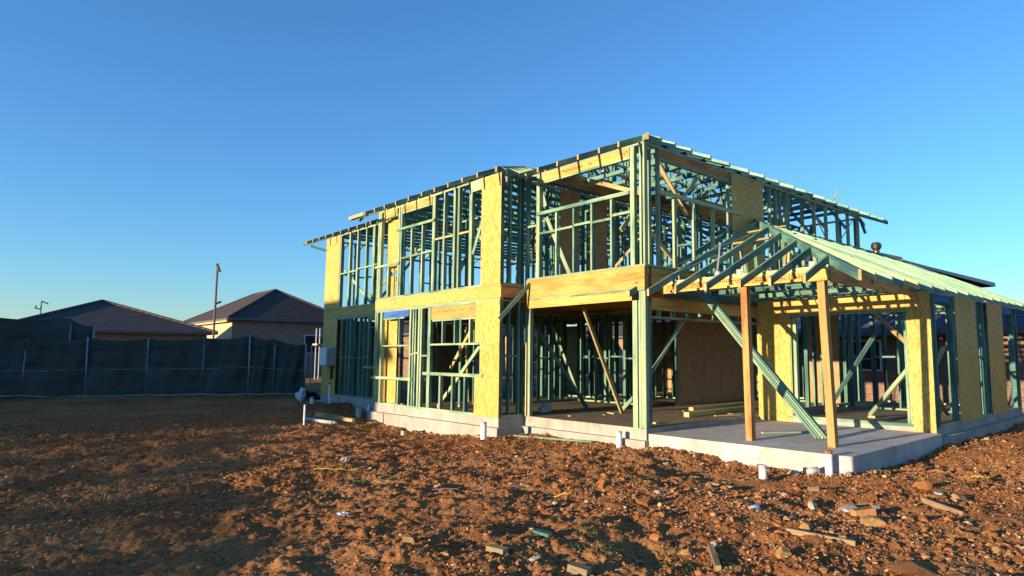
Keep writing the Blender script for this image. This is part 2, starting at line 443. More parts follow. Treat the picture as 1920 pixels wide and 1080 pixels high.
def scatter(name, pts, sizes, sub, label, flat=.75, pal=None):
    pr, f = protos(sub, 14, .13 if sub == 0 else .07); nv, nf = len(pr[0]), len(f); n = len(pts)
    VV = np.zeros((n, nv, 3), 'f'); which = rng.integers(0, 14, n)
    an = rng.uniform(0, 6.28, n); ca, sa = np.cos(an), np.sin(an)
    sc = np.stack([sizes*rng.uniform(.75, 1.3, n), sizes*rng.uniform(.7, 1.2, n), sizes*rng.uniform(.5, .95, n)*flat], 1)
    for k in range(14):
        i = np.where(which == k)[0]
        p = pr[k][None]*sc[i][:, None]
        x = p[..., 0]*ca[i, None]-p[..., 1]*sa[i, None]; y = p[..., 0]*sa[i, None]+p[..., 1]*ca[i, None]
        VV[i] = np.stack([x, y, p[..., 2]], -1)+pts[i][:, None]
    FF = (f[None]+(np.arange(n)*nv)[:, None, None]).reshape(-1, 3)
    me = bpy.data.meshes.new(name); fast_mesh(me, VV.reshape(-1, 3), FF, 3)
    cc = PAL[rng.choice(len(PAL), n, p=PW if pal is None else pal)]*rng.uniform(.75, 1.2, (n, 1))
    a = me.attributes.new('tint', 'FLOAT_COLOR', 'POINT')
    a.data.foreach_set('color', np.repeat(np.concatenate([cc, np.ones((n, 1))], 1), nv, 0).astype('f').ravel())
    me.polygons.foreach_set('use_smooth', np.zeros(len(FF), bool)); me.materials.append(M['clod'])
    o = bpy.data.objects.new(name, me); col.objects.link(o); tag(o, label, None, None, 'stuff')
    o['category'] = 'gravel' if sub == 0 else 'clods'
    return o
def region(n, x0, x1, y0, y1):
    x = rng.uniform(x0, x1, n); y = rng.uniform(y0, y1, n)
    keep = ~((x > -.12) & (y > -4.0) & (x < 10.6)) & ~((x > -.85) & (y > 3.55) & (y < 9.8))
    dx, dy = x+9.369, y+8.02
    dep = dx*.6978+dy*.7163; lat = dx*.7163-dy*.6978
    keep &= (dep > 1.6) & (lat < dep*.85+1) & (lat > -dep*1.05-1)
    return x[keep], y[keep]
def lumps(name, n, box, smin, smax, a, sub, label, dens=None, sink=.25, pal=None):
    x, y = region(n, *box)
    if dens is not None:
        k = rng.random(len(x)) < dens(x, y); x, y = x[k], y[k]
    u = rng.random(len(x)); s = smin*(1-u*(1-(smin/smax)**a))**(-1/a)
    z = gz(x, y)+s*sink
    return scatter(name, np.stack([x, y, z], 1), s, sub, label, pal=pal)
def stony(x, y):
    c = np.clip(vnoise(x/1.3, y/1.3, 21)*1.6+.55, .08, 1)
    side = np.clip((x*.70-y*.71+5.5)/5, .25, 1)          # stonier towards the right and in front of the patio
    return c*side
lumps('earth_crumbs', 190000, (-9, 4, -8, 3), .006, .030, 2.2, 0, 'fine red-brown earth crumbs covering the foreground', lambda x, y: .35+.65*stony(x, y))
lumps('earth_clods', 46000, (-8.5, 9, -7.5, 3), .013, .060, 2.7, 1, 'red and tan clods of clay strewn before the slab', stony)
lumps('yard_soil', 60000, (-13, 1, 0, 14), .012, .050, 2.4, 0, 'dark crumbly soil of the yard beside the house', lambda x, y: .35+.65*np.clip(vnoise(x/1.1, y/1.1, 5)+.5, 0, 1))
def along(n, pts, wd):
    P = np.array(pts, float); sg = rng.integers(0, len(P)-1, n); t = rng.random(n)[:, None]
    q = P[sg]*(1-t)+P[sg+1]*t; d = P[sg+1]-P[sg]; nr = np.stack([-d[:, 1], d[:, 0]], 1)/np.linalg.norm(d, axis=1)[:, None]
    return q+nr*(wd*rng.random(n)**1.6)[:, None]
q = along(2600, [(-.10, 15.0), (-.10, 9.72), (-.83, 9.72), (-.83, 3.53), (-.12, 3.53), (-.12, .0), (-.02, .0), (-.02, -3.86), (3.9, -3.92), (10.5, -3.92)][::-1], .30)
sz = .016*(1-rng.random(2600)*.93)**(-1/2.3)
scatter('earth_clods', np.stack([q[:, 0], q[:, 1], gz(q[:, 0]-.12, q[:, 1]-.12)+sz*.6], 1), sz, 1, 'lumps of soil banked against the foot of the slab')
lumps('gravel', 3600, (-9, 5, -7.5, 1), .008, .024, 2.4, 1, 'pale and grey pebbles scattered among the clods', stony, .3, np.array([0, 0, .1, .2, .25, .15, .2, .1]))

# ================================================================== THE HOUSE FRAME
house = empty('house_frame', (0, 0, 0), 'two-storey green timber house frame standing on its concrete slab with an unroofed patio', 'house')
FL, UF, TP, TPT = 0.0, 2.95, 5.48, 5.525       # ground slab, upper floor, upper top plate
XA, XL = -.70, .02
HID_STUD = MB(); HID_NOG = MB()

# ---- slab
s = MB()
s.box(.0, 9.9, 3.65, 15.0, -.21, FL); s.box(.0, 9.9, -.001, 3.648, -.213, FL+.0)
s.box(XA, -.001, 3.65, 9.6, -.212, FL); s.box(3.95, 10.4, -3.75, -.003, -.15, FL)
slab = s.build('floor_slab', 'conc', house)
s = MB()
s.box(-.11, 9.95, -.05, 15.1, -.95, -.212); s.box(XA-.11, -.112, 3.55, 9.7, -.95, -.214); s.box(3.9, 10.5, -3.9, -.052, -.9, -.151)
s.build('footing', 'conc', house)
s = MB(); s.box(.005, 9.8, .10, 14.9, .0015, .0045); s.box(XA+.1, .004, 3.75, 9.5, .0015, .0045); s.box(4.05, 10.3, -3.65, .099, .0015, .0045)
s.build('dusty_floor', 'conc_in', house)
# veranda slab with its rounded outer corner
prof = [(0.0, -.052), (3.895, -.052), (3.895, -3.86)]
c0 = (.07, -3.79)
for k in range(9):
    an = R(270-90*k/8); prof.append((c0[0]+.07*math.cos(an), c0[1]+.07*math.sin(an)))
vv = [(x, y, -.085) for x, y in prof]+[(x, y, -.8) for x, y in prof]; n_ = len(prof)
ff = [tuple(range(n_))[::-1], tuple(range(n_, 2*n_))]+[(i, (i+1) % n_, n_+(i+1) % n_, n_+i) for i in range(n_)]
raw('veranda_slab', vv, ff, 'conc_pale', house)

def wall(name, fn, label=None):
    """fn(mb) draws the plates; returns the wall frame that parents its studs"""
    mb = MB(); fn(mb); n_ = mb.n//8; zt = [max(v[2] for v in mb.v[8*i:8*i+8]) for i in range(n_)]; zb = [min(v[2] for v in mb.v[8*i:8*i+8]) for i in range(n_)]
    k0 = max(range(n_), key=lambda i: zt[i]); main = [k0]+[i for i in range(n_) if i != k0 and abs(zt[i]-zb[k0]) < .01]
    wf = split(mb, main).build(name, 'green', house, label)
    for i in range(n_):
        if i not in main: split(mb, [i]).build('bottom_plate', 'green', wf)
    return wf
def split(mb, ids):
    o = MB()
    for i in ids:
        o.v += mb.v[8*i:8*i+8]; o.lc += mb.lc[8*i:8*i+8]; o.rn += mb.rn[8*i:8*i+8]; o.en += mb.en[6*i:6*i+6]
        o.f += [tuple(k-8*i+o.n for k in f) for f in mb.f[6*i:6*i+6]]; o.n += 8
    return o
def piece(name, parent, mat, *a, label=None, how='box', bev=0):
    mb = MB(); getattr(mb, how)(*a); return mb.build(name, mat, parent, label, None, bev)
def studsY(par, x, spans, z0, z1, d=.09, mat='green'):
    for y0, y1 in spans:
        y0, y1 = min(y0, y1), max(y0, y1)
        if y1-y0 > .075:                                   # doubled studs
            m_ = (y0+y1)/2
            piece('stud', par, mat, x, x+d, y0, m_-.001, z0, z1); piece('stud', par, mat, x+.002, x+d, m_+.001, y1, z0, z1)
        else: piece('stud', par, mat, x, x+d, y0, y1, z0, z1)
def studsX(par, y, spans, z0, z1, d=.09, mat='green'):
    for x0, x1 in spans: piece('stud', par, mat, x0, x1, y, y+d, z0, z1)
def gap(a, b): return (min(a, b), max(a, b))

# ---- bay A, ground floor (projecting bay at the left of the facade)
x = XA
A0 = wall('wall_frame', lambda m_: (m_.box(x, x+.09, 3.655, 9.63, .002, .045), m_.box(x, x+.09, 3.655, 9.63, 2.572, 2.612), m_.box(x+.001, x+.09, 3.655, 9.63, 2.614, 2.655)))
studsY(A0, x, [(9.63, 9.56), (9.55, 9.46), (9.31, 9.2), (7.65, 7.56), (7.48, 7.42), (7.36, 7.30), (7.2, 7.12), (7.08, 7.0), (6.71, 6.58), (4.40, 4.35)], .046, 2.571)
studsY(A0, x, [(8.23, 8.18)], .046, .69); studsY(A0, x, [(8.23, 8.18)], 1.645, 2.36)
studsY(A0, x+.002, [(6.13, 6.06), (5.57, 5.51), (5.04, 4.98)], .046, .855); studsY(A0, x+.002, [(6.05, 6.005), (5.5, 5.455), (4.86, 4.81)], 1.656, 2.21)
piece('window_sill', A0, 'green', x-.046, x-.001, 7.45, 9.70, .70, .775, label='long sill board nailed across the left window')
piece('window_sill', A0, 'green', x-.046, x-.003, 4.24, 6.84, .865, .94, label='long sill board crossing the right window onto the osb')
piece('nogging', A0, 'green', x, x+.09, 7.66, 9.19, 1.60, 1.643); piece('nogging', A0, 'green', x-.002, x+.09, 4.36, 6.57, 1.61, 1.654)
piece('lintel', A0, 'blue', x-.012, x+.05, 7.68, 9.09, 2.395, 2.565, label='blue lintel over the left window')
piece('trimmer', A0, 'green', x, x+.09, 7.95, 9.12, 2.352, 2.393)
lb_ = MB(); lb_.box(x-.012, x+.05, 4.59, 6.53, 2.255, 2.565); lb_.ink0 = len(lb_.f)
for k in range(46):
    yy = 6.45-.04*k
    if rng.random() < .6: lb_.box(x-.0135, x-.0105, yy-.03*rng.uniform(.2, 1), yy, 2.43+.02*rng.random(), 2.455+.02*rng.random())
lb_.build('lintel', 'lvl', A0, 'orange lintel with faint printing over the right window')
piece('trimmer', A0, 'green', x, x+.09, 4.6, 6.5, 2.212, 2.253)
for y0, y1, z in ((9.32, 9.45, 1.33), (7.49, 7.55, 1.36), (7.37, 7.41, 1.39), (6.72, 6.99, 1.33), (7.21, 7.29, 1.4)): piece('nogging', A0, 'green', x, x+.09, y0, y1, z, z+.045)
# notched osb panel at the right corner
o_ = MB(); o_.box(x-.012, x-.001, 3.64, 4.36, -.01, 2.62); o_.box(x-.012, x-.001, 4.361, 4.58, -.01, .86); o_.box(x-.0122, x-.001, 4.361, 4.58, 1.66, 2.62)
o_.build('osb_panel', 'osb', A0)
# storey band
piece('osb_band', A0, 'osb', x-.016, x-.002, 3.60, 9.62, 2.657, 2.905)
piece('floor_edge', A0, 'lvl', x-.012, x+.3, 3.62, 9.61, 2.908, 2.95)
# ---- bay A, upper floor
A1 = wall('wall_frame', lambda m_: (m_.box(x, x+.09, 3.655, 9.62, 2.952, 2.995), m_.box(x, x+.09, 3.655, 9.62, TP, TPT)))
studsY(A1, x, [(9.61, 9.515), (9.50, 9.41), (8.42, 8.33), (8.30, 8.21), (6.61, 6.48), (6.09, 6.02), (5.63, 5.54), (5.43, 5.36), (4.93, 4.81)], 2.996, 5.479)
studsY(A1, x+.002, [(8.98, 8.92)], 2.996, 3.86); studsY(A1, x+.002, [(7.71, 7.65), (7.14, 7.09)], 2.996, 4.795)
piece('window_sill', A1, 'green', x-.046, x-.001, 8.26, 9.66, 3.865, 3.93); piece('window_sill', A1, 'green', x-.046, x-.001, 6.46, 8.45, 4.80, 4.865)
piece('nogging', A1, 'green', x, x+.09, 7.72, 8.2, 4.0, 4.045); piece('nogging', A1, 'green', x, x+.09, 7.15, 7.64, 4.01, 4.055); piece('nogging', A1, 'green', x, x+.09, 6.62, 7.08, 4.02, 4.065)
for y0, y1 in ((6.10, 6.47), (5.64, 6.01), (4.94, 5.35)): piece('nogging', A1, 'yellow', x, x+.09, y0, y1, 4.30, 4.345)
piece('lintel', A1, 'lvl', x-.002, x+.05, 8.50, 9.28, 5.31, 5.478); piece('trimmer', A1, 'green', x, x+.09, 8.43, 9.40, 5.262, 5.306)
piece('lintel', A1, 'lvl', x-.002, x+.05, 6.63, 8.20, 5.31, 5.478); piece('trimmer', A1, 'green', x, x+.09, 6.62, 8.2, 5.262, 5.306)
piece('lintel', A1, 'green', x, x+.05, 4.41, 4.80, 5.26, 5.478)
piece('brace', A1, 'green', (x+.02, 4.78, 3.75), (x+.02, 4.3, 4.75), .02, .10, (0, 1, 0), how='beam')
piece('osb_panel', A1, 'osb', x-.012, x-.001, 3.64, 4.40, 2.955, 5.50)
# panels of osb inside, behind the left windows
I0 = wall('wall_frame', lambda m_: (m_.box(-.485, -.40, 8.3, 9.42, .002, .045), m_.box(-.485, -.40, 8.3, 9.42, 2.5, 2.545)))
piece('osb_panel', I0, 'osb', -.50, -.488, 8.68, 9.42, .05, 2.5)
I1 = wall('wall_frame', lambda m_: (m_.box(-.485, -.40, 8.3, 9.42, 2.952, 2.995), m_.box(-.485, -.40, 8.3, 9.42, 5.40, 5.44)))
piece('osb_panel', I1, 'osb', -.50, -.488, 8.45, 9.42, 3.75, 5.45); piece('osb_panel', I1, 'osb', -.50, -.488, 8.85, 9.42, 3.0, 3.62)

# ---- return wall between the two bays (Y = 3.65, faces the patio)
for z0, z1 in ((.046, 2.571), (2.996, 5.479)):
    rw = wall('wall_frame', lambda m_: (m_.box(XA+.005, -.01, 3.655, 3.745, z0-.044, z0-.001), m_.box(XA+.005, -.01, 3.655, 3.745, z1+.001, z1+.044)))
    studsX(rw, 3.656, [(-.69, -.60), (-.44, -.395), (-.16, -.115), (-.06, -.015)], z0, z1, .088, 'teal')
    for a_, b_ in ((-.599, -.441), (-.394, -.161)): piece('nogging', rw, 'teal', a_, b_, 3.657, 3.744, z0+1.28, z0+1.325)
piece('rim_joist', house, 'post', XA+.03, -.04, 3.66, 3.70, 2.66, 2.90); piece('floor_edge', house, 'post', XA, -.03, 3.63, 3.75, 2.908, 2.948)
piece('brace', house, 'teal', (-.74, 3.62, 2.16), (-.03, 3.42, 2.98), .045, .09, how='beam', label='short green brace leaning across the recess beside the large opening')

# ---- bay B, ground floor: wide opening under deep beams
B0 = wall('wall_frame', lambda m_: m_.box(-.03, .08, .09, .37, -.012, .004))
studsY(B0, 0, [(3.62, 3.58), (3.52, 3.44)], .002, 2.42); piece('stud', B0, 'yellow', -.03, .02, 3.535, 3.57, .002, 1.65)
piece('post', B0, 'green', -.01, .075, .20, .32, .005, 2.42); piece('post', B0, 'green', 0, .085, .125, .175, .005, 2.60); piece('post', B0, 'green', -.004, .085, -.005, .115, .005, 2.6)
piece('post', B0, 'teal', .088, .135, .0, .09, .005, 2.40); piece('post', B0, 'teal', .138, .182, .002, .09, .005, 2.40)
piece('beam', B0, 'lvl', -.03, .03, -.01, 3.60, 2.64, 3.075); piece('beam', B0, 'lvl', -.03, .03, .32, 3.52, 2.425, 2.598)
piece('packer', B0, 'green', -.034, .07, -.008, 3.53, 2.600, 2.638); piece('beam', B0, 'lvl', .034, .09, -.01, 3.60, 2.64, 3.07)
# ---- bay B, upper floor
B1 = wall('wall_frame', lambda m_: (m_.box(-.005, .09, -.01, 3.64, 3.077, 3.115), m_.box(-.005, .09, -.01, 3.64, TP, TPT)))
studsY(B1, 0, [(3.64, 3.58), (3.25, 3.14), (.37, .26), (.13, .08), (.04, -.005)], 3.116, 5.479)
studsY(B1, .002, [(2.6, 2.555), (2.04, 1.99), (1.49, 1.44), (.92, .87)], 3.116, 4.525)
piece('window_sill', B1, 'green', -.046, -.001, .37, 3.19, 4.53, 4.605)
for a_, b_, z in ((2.61, 3.13, 4.09), (2.05, 2.55, 4.10), (1.5, 1.98, 4.12), (.93, 1.43, 4.10), (.38, .86, 4.16), (3.26, 3.57, 4.3)): piece('nogging', B1, 'green', .0, .09, a_, b_, z, z+.05)
lb_ = MB(); lb_.box(-.006, .05, .38, 3.13, 5.30, 5.478); lb_.ink0 = len(lb_.f)
for y0, dy, h_, n_ in ((2.35, .62, .055, 26), (1.55, .12, .06, 7), (.62, .2, .06, 9)):      # the carpenter's scrawl on the lintel
    p_ = [(-.006, y0-dy*k/(n_-1), 5.392+h_*(.5*math.sin(k*2.1)+.3*math.sin(k*.9+1))) for k in range(n_)]
    for u_, v_ in zip(p_[:-1], p_[1:]): lb_.beam(u_, v_, .008, .010)
lb_.build('lintel', 'lvl', B1, 'orange lintel with handwriting above the big upper window')
piece('trimmer', B1, 'green', -.004, .09, .38, 3.13, 5.254, 5.297)
piece('brace', B1, 'green', (.11, 3.02, 4.5), (.11, 2.24, 3.12), .02, .10, (0, 1, 0), how='beam'); piece('brace', B1, 'green', (.11, 3.28, 5.4), (.11, 3.06, 4.75), .02, .10, (0, 1, 0), how='beam')
piece('brace', B1, 'yellow', (.7, 2.2, 5.3), (.35, .2, 4.55), .045, .09, how='beam'); piece('brace', B1, 'green', (1.1, .95, 4.35), (.3, .3, 3.55), .045, .09, how='beam')
piece('brace', B1, 'yellow', (1.7, 1.2, 4.3), (1.3, 2.3, 3.15), .03, .06, how='beam')
# ---- left section, set back
x = XL
L0 = wall('wall_frame', lambda m_: (m_.box(x, x+.09, 9.62, 15.0, .002, .045), m_.box(x, x+.09, 9.62, 15.0, 2.572, 2.612), m_.box(x+.001, x+.09, 9.62, 15.0, 2.614, 2.655)))
studsY(L0, x, [(13.59, 13.5), (13.2, 13.12), (12.9, 12.8), (12.58, 12.49), (12.2, 12.11), (11.87, 11.83), (11.58, 11.49), (10.9, 10.85), (10.3, 10.25), (9.75, 9.70)], .046, 2.571, mat='teal')
piece('osb_panel', L0, 'osb', x-.012, x-.001, 13.87, 15.02, -.01, 2.62); piece('lintel', L0, 'lvl', x, x+.05, 10.2, 11.5, 2.45, 2.57)
for a_, b_ in ((13.22, 13.49), (12.91, 13.11), (12.59, 12.79), (12.21, 12.48), (11.88, 12.1), (11.59, 11.82)): piece('nogging', L0, 'teal', x, x+.09, a_, b_, 1.24+.03*(int(a_*10) % 2), 1.285+.03*(int(a_*10) % 2))
piece('nogging', L0, 'teal', x, x+.09, 9.76, 11.48, 2.2, 2.245); piece('window_sill', L0, 'green', x-.046, x-.001, 9.8, 11.7, .95, 1.02)
piece('osb_band', L0, 'osb', x-.016, x-.002, 9.64, 15.03, 2.657, 2.905); piece('floor_edge', L0, 'lvl', x-.012, x+.3, 9.64, 15.02, 2.908, 2.95)
L1 = wall('wall_frame', lambda m_: (m_.box(x, x+.09, 9.62, 15.0, 2.952, 2.995), m_.box(x, x+.09, 9.62, 15.0, TP, TPT)))
studsY(L1, x, [(13.86, 13.79), (13.17, 13.08), (12.56, 12.49), (11.93, 11.86), (11.44, 11.29), (10.9, 10.85), (10.3, 10.25)], 2.996, 5.479)
piece('osb_panel', L1, 'osb', x-.012, x-.001, 13.87, 15.02, 2.955, 5.50)
for a_, b_, z in ((13.18, 13.78, 4.12), (12.57, 13.07, 4.13), (11.94, 12.48, 4.18), (11.45, 11.85, 4.18), (10.91, 11.28, 4.2)): piece('nogging', L1, 'green', x, x+.09, a_, b_, z, z+.045)
piece('brace', L1, 'green', (x+.11, 13.7, 4.3), (x+.11, 11.6, 3.0), .02, .09, (0, 1, 0), how='beam')

# ---- right side, upper floor (Y = 0)
R1 = wall('wall_frame', lambda m_: (m_.box(.092, 9.88, .0, .09, 3.077, 3.115), m_.box(.092, 9.88, .0, .09, TP, TPT)))
studsX(R1, 0, [(.17, .21), (.44, .48), (2.94, 2.98), (4.73, 4.77), (5.01, 5.05), (5.22, 5.26), (5.5, 5.545), (5.62, 5.66), (6.39, 6.43), (7.05, 7.09), (7.75, 7.79), (8.46, 8.5), (9.15, 9.195), (9.83, 9.875)], 3.116, 5.479)
studsX(R1, .001, [(.97, 1.01), (1.61, 1.65), (2.31, 2.35)], 3.116, 4.545)
piece('window_sill', R1, 'green', .40, 3.38, -.046, -.001, 4.55, 4.63); piece('lintel', R1, 'post', .485, 2.935, .0, .06, 5.31, 5.478, label='dark printed lintel above the side window'); piece('trimmer', R1, 'green', .485, 2.935, .0, .09, 5.26, 5.306)
piece('osb_panel', R1, 'osb', 3.02, 4.38, -.012, -.001, 3.12, 5.5)
piece('brace', R1, 'yellow', (.56, .12, 5.25), (1.5, .12, 4.3), .03, .09, (0, 1, 0), how='beam'); piece('brace', R1, 'green', (2.02, .16, 5.25), (1.05, .16, 4.3), .03, .09, (0, 1, 0), how='beam')
piece('brace', R1, 'yellow', (.35, .5, 4.15), (1.75, .5, 3.25), .045, .09, how='beam'); piece('brace', R1, 'green', (.7, .8, 4.5), (.2, .8, 3.9), .045, .09, how='beam')
for a_, b_ in (((6.6, -.02, 5.5), (7.67, -.02, 4.5)), ((9.6, -.02, 5.5), (8.5, -.02, 4.6))): piece('steel_brace', R1, 'strapm', a_, b_, .004, .035, (0, 1, 0), how='beam')
# beams under it, over the passage from patio to living room
R0 = wall('wall_frame', lambda m_: m_.box(.19, 3.94, .0, .09, 2.07, 2.115))
piece('beam', R0, 'lvl', .19, 3.94, .004, .064, 2.66, 3.06, label='shaded laminated beam carrying the upper side wall'); piece('beam', R0, 'lvl', .19, 3.94, .002, .062, 2.235, 2.48, label='shaded laminated beam above the patio opening')
piece('top_plate', R0, 'teal', .186, 3.94, .0, .09, 2.60, 2.645); piece('ledger', R0, 'teal', .5, 3.94, -.05, -.002, 2.5, 2.6)
for k in range(8): piece('cripple', R0, 'teal', .42+k*.46, .465+k*.46, .001, .09, 2.117, 2.233)
piece('brace', R0, 'green', (.2, .12, .95), (1.36, .12, 2.1), .03, .09, (0, 1, 0), how='beam', label='pale green diagonal brace beside the corner post'); piece('brace', R0, 'yellow', (.3, .5, 1.5), (.9, .5, 2.5), .045, .07, how='beam')

# ---- right wing (single storey)
W0 = wall('wall_frame', lambda m_: (m_.box(4.2, 10.38, -3.75, -3.66, .004, .05), m_.box(3.96, 10.38, -3.75, -3.66, 2.56, 2.6), m_.box(3.96, 4.04, -3.65, -.05, 2.62, 2.66)))
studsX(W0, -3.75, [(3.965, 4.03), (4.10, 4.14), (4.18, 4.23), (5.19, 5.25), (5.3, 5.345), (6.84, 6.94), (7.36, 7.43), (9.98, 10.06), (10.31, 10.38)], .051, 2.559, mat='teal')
piece('osb_panel', W0, 'osb', 5.40, 6.80, -3.762, -3.751, .0, 2.6); piece('osb_panel', W0, 'osb', 7.70, 8.98, -3.762, -3.751, .0, 2.6)
studsX(W0, -3.748, [(7.72, 7.76), (8.93, 8.97)], .051, 2.559, mat='teal')
piece('lintel', W0, 'blue', 4.24, 5.18, -3.74, -3.69, 2.42, 2.555, label='blue lintel beside the patio corner'); piece('trimmer', W0, 'teal', 4.24, 5.18, -3.75, -3.66, 2.37, 2.415)
piece('lintel', W0, 'blue', 9.0, 9.97, -3.74, -3.69, 2.42, 2.555, label='blue lintel at the far end of the wing'); piece('trimmer', W0, 'teal', 9.0, 9.97, -3.75, -3.66, 2.37, 2.415)
for a_, b_ in ((6.95, 7.35),): piece('nogging', W0, 'teal', a_, b_, -3.75, -3.66, 1.3, 1.345)
piece('osb_panel', W0, 'osb', 3.938, 3.949, -3.75, -3.31, -.08, 2.6, label='sunlit osb pier at the patio corner'); piece('osb_panel', W0, 'osb', 3.938, 3.949, -.83, -.01, -.08, 2.6, label='osb sheet at the back of the patio with roof shadows')
piece('lintel', W0, 'lvl', 3.94, 4.0, -3.30, -.835, 2.27, 2.60); piece('trimmer', W0, 'green', 3.935, 4.03, -3.36, -.84, 2.215, 2.265)
piece('bottom_plate', W0, 'green', 3.935, 4.03, -3.36, -.75, -.005, .055); studsY(W0, 3.955, [(-3.30, -3.24), (-3.45, -3.40), (-.85, -.80), (-.97, -.90), (-.5, -.455), (-.1, -.05)], .056, 2.21)
piece('brace', W0, 'green', (4.3, -3.3, 1.25), (5.2, -2.0, .05), .045, .09, how='beam', label='pale green prop inside the wing with its foot on a cleat'); piece('cleat', W0, 'yellow', 5.1, 5.45, -2.15, -2.0, .005, .05)
piece('brace', W0, 'yellow', (4.4, -3.2, 1.55), (6.3, -1.6, 2.5), .045, .09, how='beam'); piece('brace', W0, 'teal', (6.0, -1.9, 1.9), (4.8, -1.2, .1), .045, .09, how='beam')
piece('brace', W0, 'yellow', (4.5, -3.55, 1.05), (5.3, -3.55, 1.55), .02, .09, (0, 1, 0), how='beam'); piece('brace', W0, 'yellow', (4.4, -3.5, .85), (5.4, -3.5, .15), .045, .09, (0, 1, 0), how='beam')

# ---- upper floor deck
s = MB(); s.box(.1, 9.8, .1, 14.9, 2.925, 2.947); s.box(XA+.02, .098, 3.76, 9.58, 2.925, 2.947); deck = s.build('upper_floor', 'osb', house)
for k in range(24):
    yy = .35+k*.6
    piece('floor_joist', house, 'lvl', .1 if not 3.7 < yy < 9.6 else XA+.05, 9.8, yy, yy+.045, 2.66, 2.92)

# ---- other walls of the building, seen through the frame
def rough_wall(axis, c, a, b, z0, z1, step=.45, skip=(), nog=True, osb=()):
    m_ = MB(); t = .09
    def bx(m2, p0, p1, q0, q1): m2.box(c, c+t, p0, p1, q0, q1) if axis == 'Y' else m2.box(p0, p1, c, c+t, q0, q1)
    bx(m_, a, b, z1-.09, z1-.045); wf = m_.build('wall_frame', 'green', house)
    m2_ = MB(); bx(m2_, a, b, z0, z0+.045); m2_.build('bottom_plate', 'green', wf)
    p = a; k = 0
    while p < b-.04:
        if not any(u < p < v for u, v in skip):
            bx(HID_STUD, p, p+.045, z0+.046, z1-.091)
            if rng.random() < .3 and p+.09 < b: bx(HID_STUD, p+.047, p+.092, z0+.046, z1-.091)
            if nog and p+step < b and not any(u < p+step < v for u, v in skip): zz = z0+1.25+.05*(k % 2); bx(HID_NOG, p+.093, min(p+step, b)-.001, zz, zz+.045)
        p += step; k += 1
    for (u, v) in osb:
        o2 = MB()
        if axis == 'Y': o2.box(c-.012, c-.001, u, v, z0+.01, z1-.05)
        else: o2.box(u, v, c-.012, c-.001, z0+.01, z1-.05)
        o2.build('brown_sheet', 'brownboard', wf)
    return wf
G0, G1, U0, U1 = .002, 2.65, 2.952, 5.52
rough_wall('X', 14.9, .12, 9.8, G0, G1, skip=((2, 3.6), (6, 7.6)), osb=((.2, 1.9), (4.2, 5.9))); rough_wall('Y', 9.8, .1, 14.8, G0, G1, skip=((5.6, 6.5), (9.4, 10.4)), osb=((3.0, 4.9), (7.0, 9.0), (12, 13.2)))
rough_wall('X', .0, 4.1, 9.75, G0, G1, skip=((5, 6.2), (7.5, 8.6))); rough_wall('Y', 4.2, 3.75, 9.3, G0, G1, .6, skip=((6.3, 7.1),))
wb = rough_wall('X', 2.95, 4.75, 8.6, G0, G1, .6, osb=((4.76, 5.96), (5.965, 8.6)))
rough_wall('X', 6.7, .3, 4.1, G0, G1, skip=((1.2, 2.1),)); rough_wall('Y', 5.4, 5.2, 9.4, G0, G1, .3, skip=((7.3, 8.1),)); rough_wall('X', 5.2, 4.3, 9.7, G0, G1, .45, skip=((5.5, 6.3),), osb=((8.6, 9.6),)); rough_wall('Y', 8.6, .2, 5.1, G0, G1, .45, skip=((2.2, 2.9),), osb=((.2, 1.2),)); rough_wall('X', 9.55, .12, 9.7, G0, G1, .6, skip=((3.2, 4.2), (6.2, 7.1))); rough_wall('Y', 7.0, 3.1, 9.4, G0, G1, .6, skip=((4.8, 6.2),))
rough_wall('Y', 10.28, -3.6, -.1, G0, 2.6, skip=((-2.6, -1.2),)); rough_wall('Y', 7.6, -3.6, -.1, G0, 2.6, .6, skip=((-2.7, -1.8),))
rough_wall('X', 14.9, .12, 9.8, U0, U1, skip=((2, 3.4), (6.4, 7.8))); rough_wall('Y', 9.8, .1, 14.8, U0, U1, skip=((2.2, 3.6), (6.6, 8.2), (11, 12.2)))
rough_wall('X', 3.66, .1, 9.7, U0, U1, .6, skip=((5.2, 5.9), (6.9, 7.6)), osb=((1.1, 1.75), (2.3, 2.75))); rough_wall('Y', 4.3, .12, 3.6, U0, U1, .6, skip=((.8, 1.6),))
rough_wall('Y', 3.3, 3.8, 9.4, U0, U1, .6, skip=((5.6, 6.5),)); rough_wall('X', 9.55, .12, 9.7, U0, U1, .6, skip=((4, 5),)); rough_wall('Y', 6.9, 3.8, 14.8, U0, U1, .6, skip=((8, 9), (11.5, 12.6)))
rough_wall('X', 6.6, 3.4, 9.7, U0, U1, .45, skip=((7.5, 8.4),)); rough_wall('X', 1.9, 4.5, 9.7, U0, U1, .45, skip=((6.4, 7.3),)); rough_wall('Y', 1.6, 6.7, 9.4, U0, U1, .45, skip=((7.4, 8.2),))
ns = HID_STUD.build('stud', 'teal', house, 'studs of the inner and far walls', 'stuff'); nn = HID_NOG.build('nogging', 'teal', house, 'noggings of the inner and far walls', 'stuff')  # darker pine tone paints the indoor shade into these boards
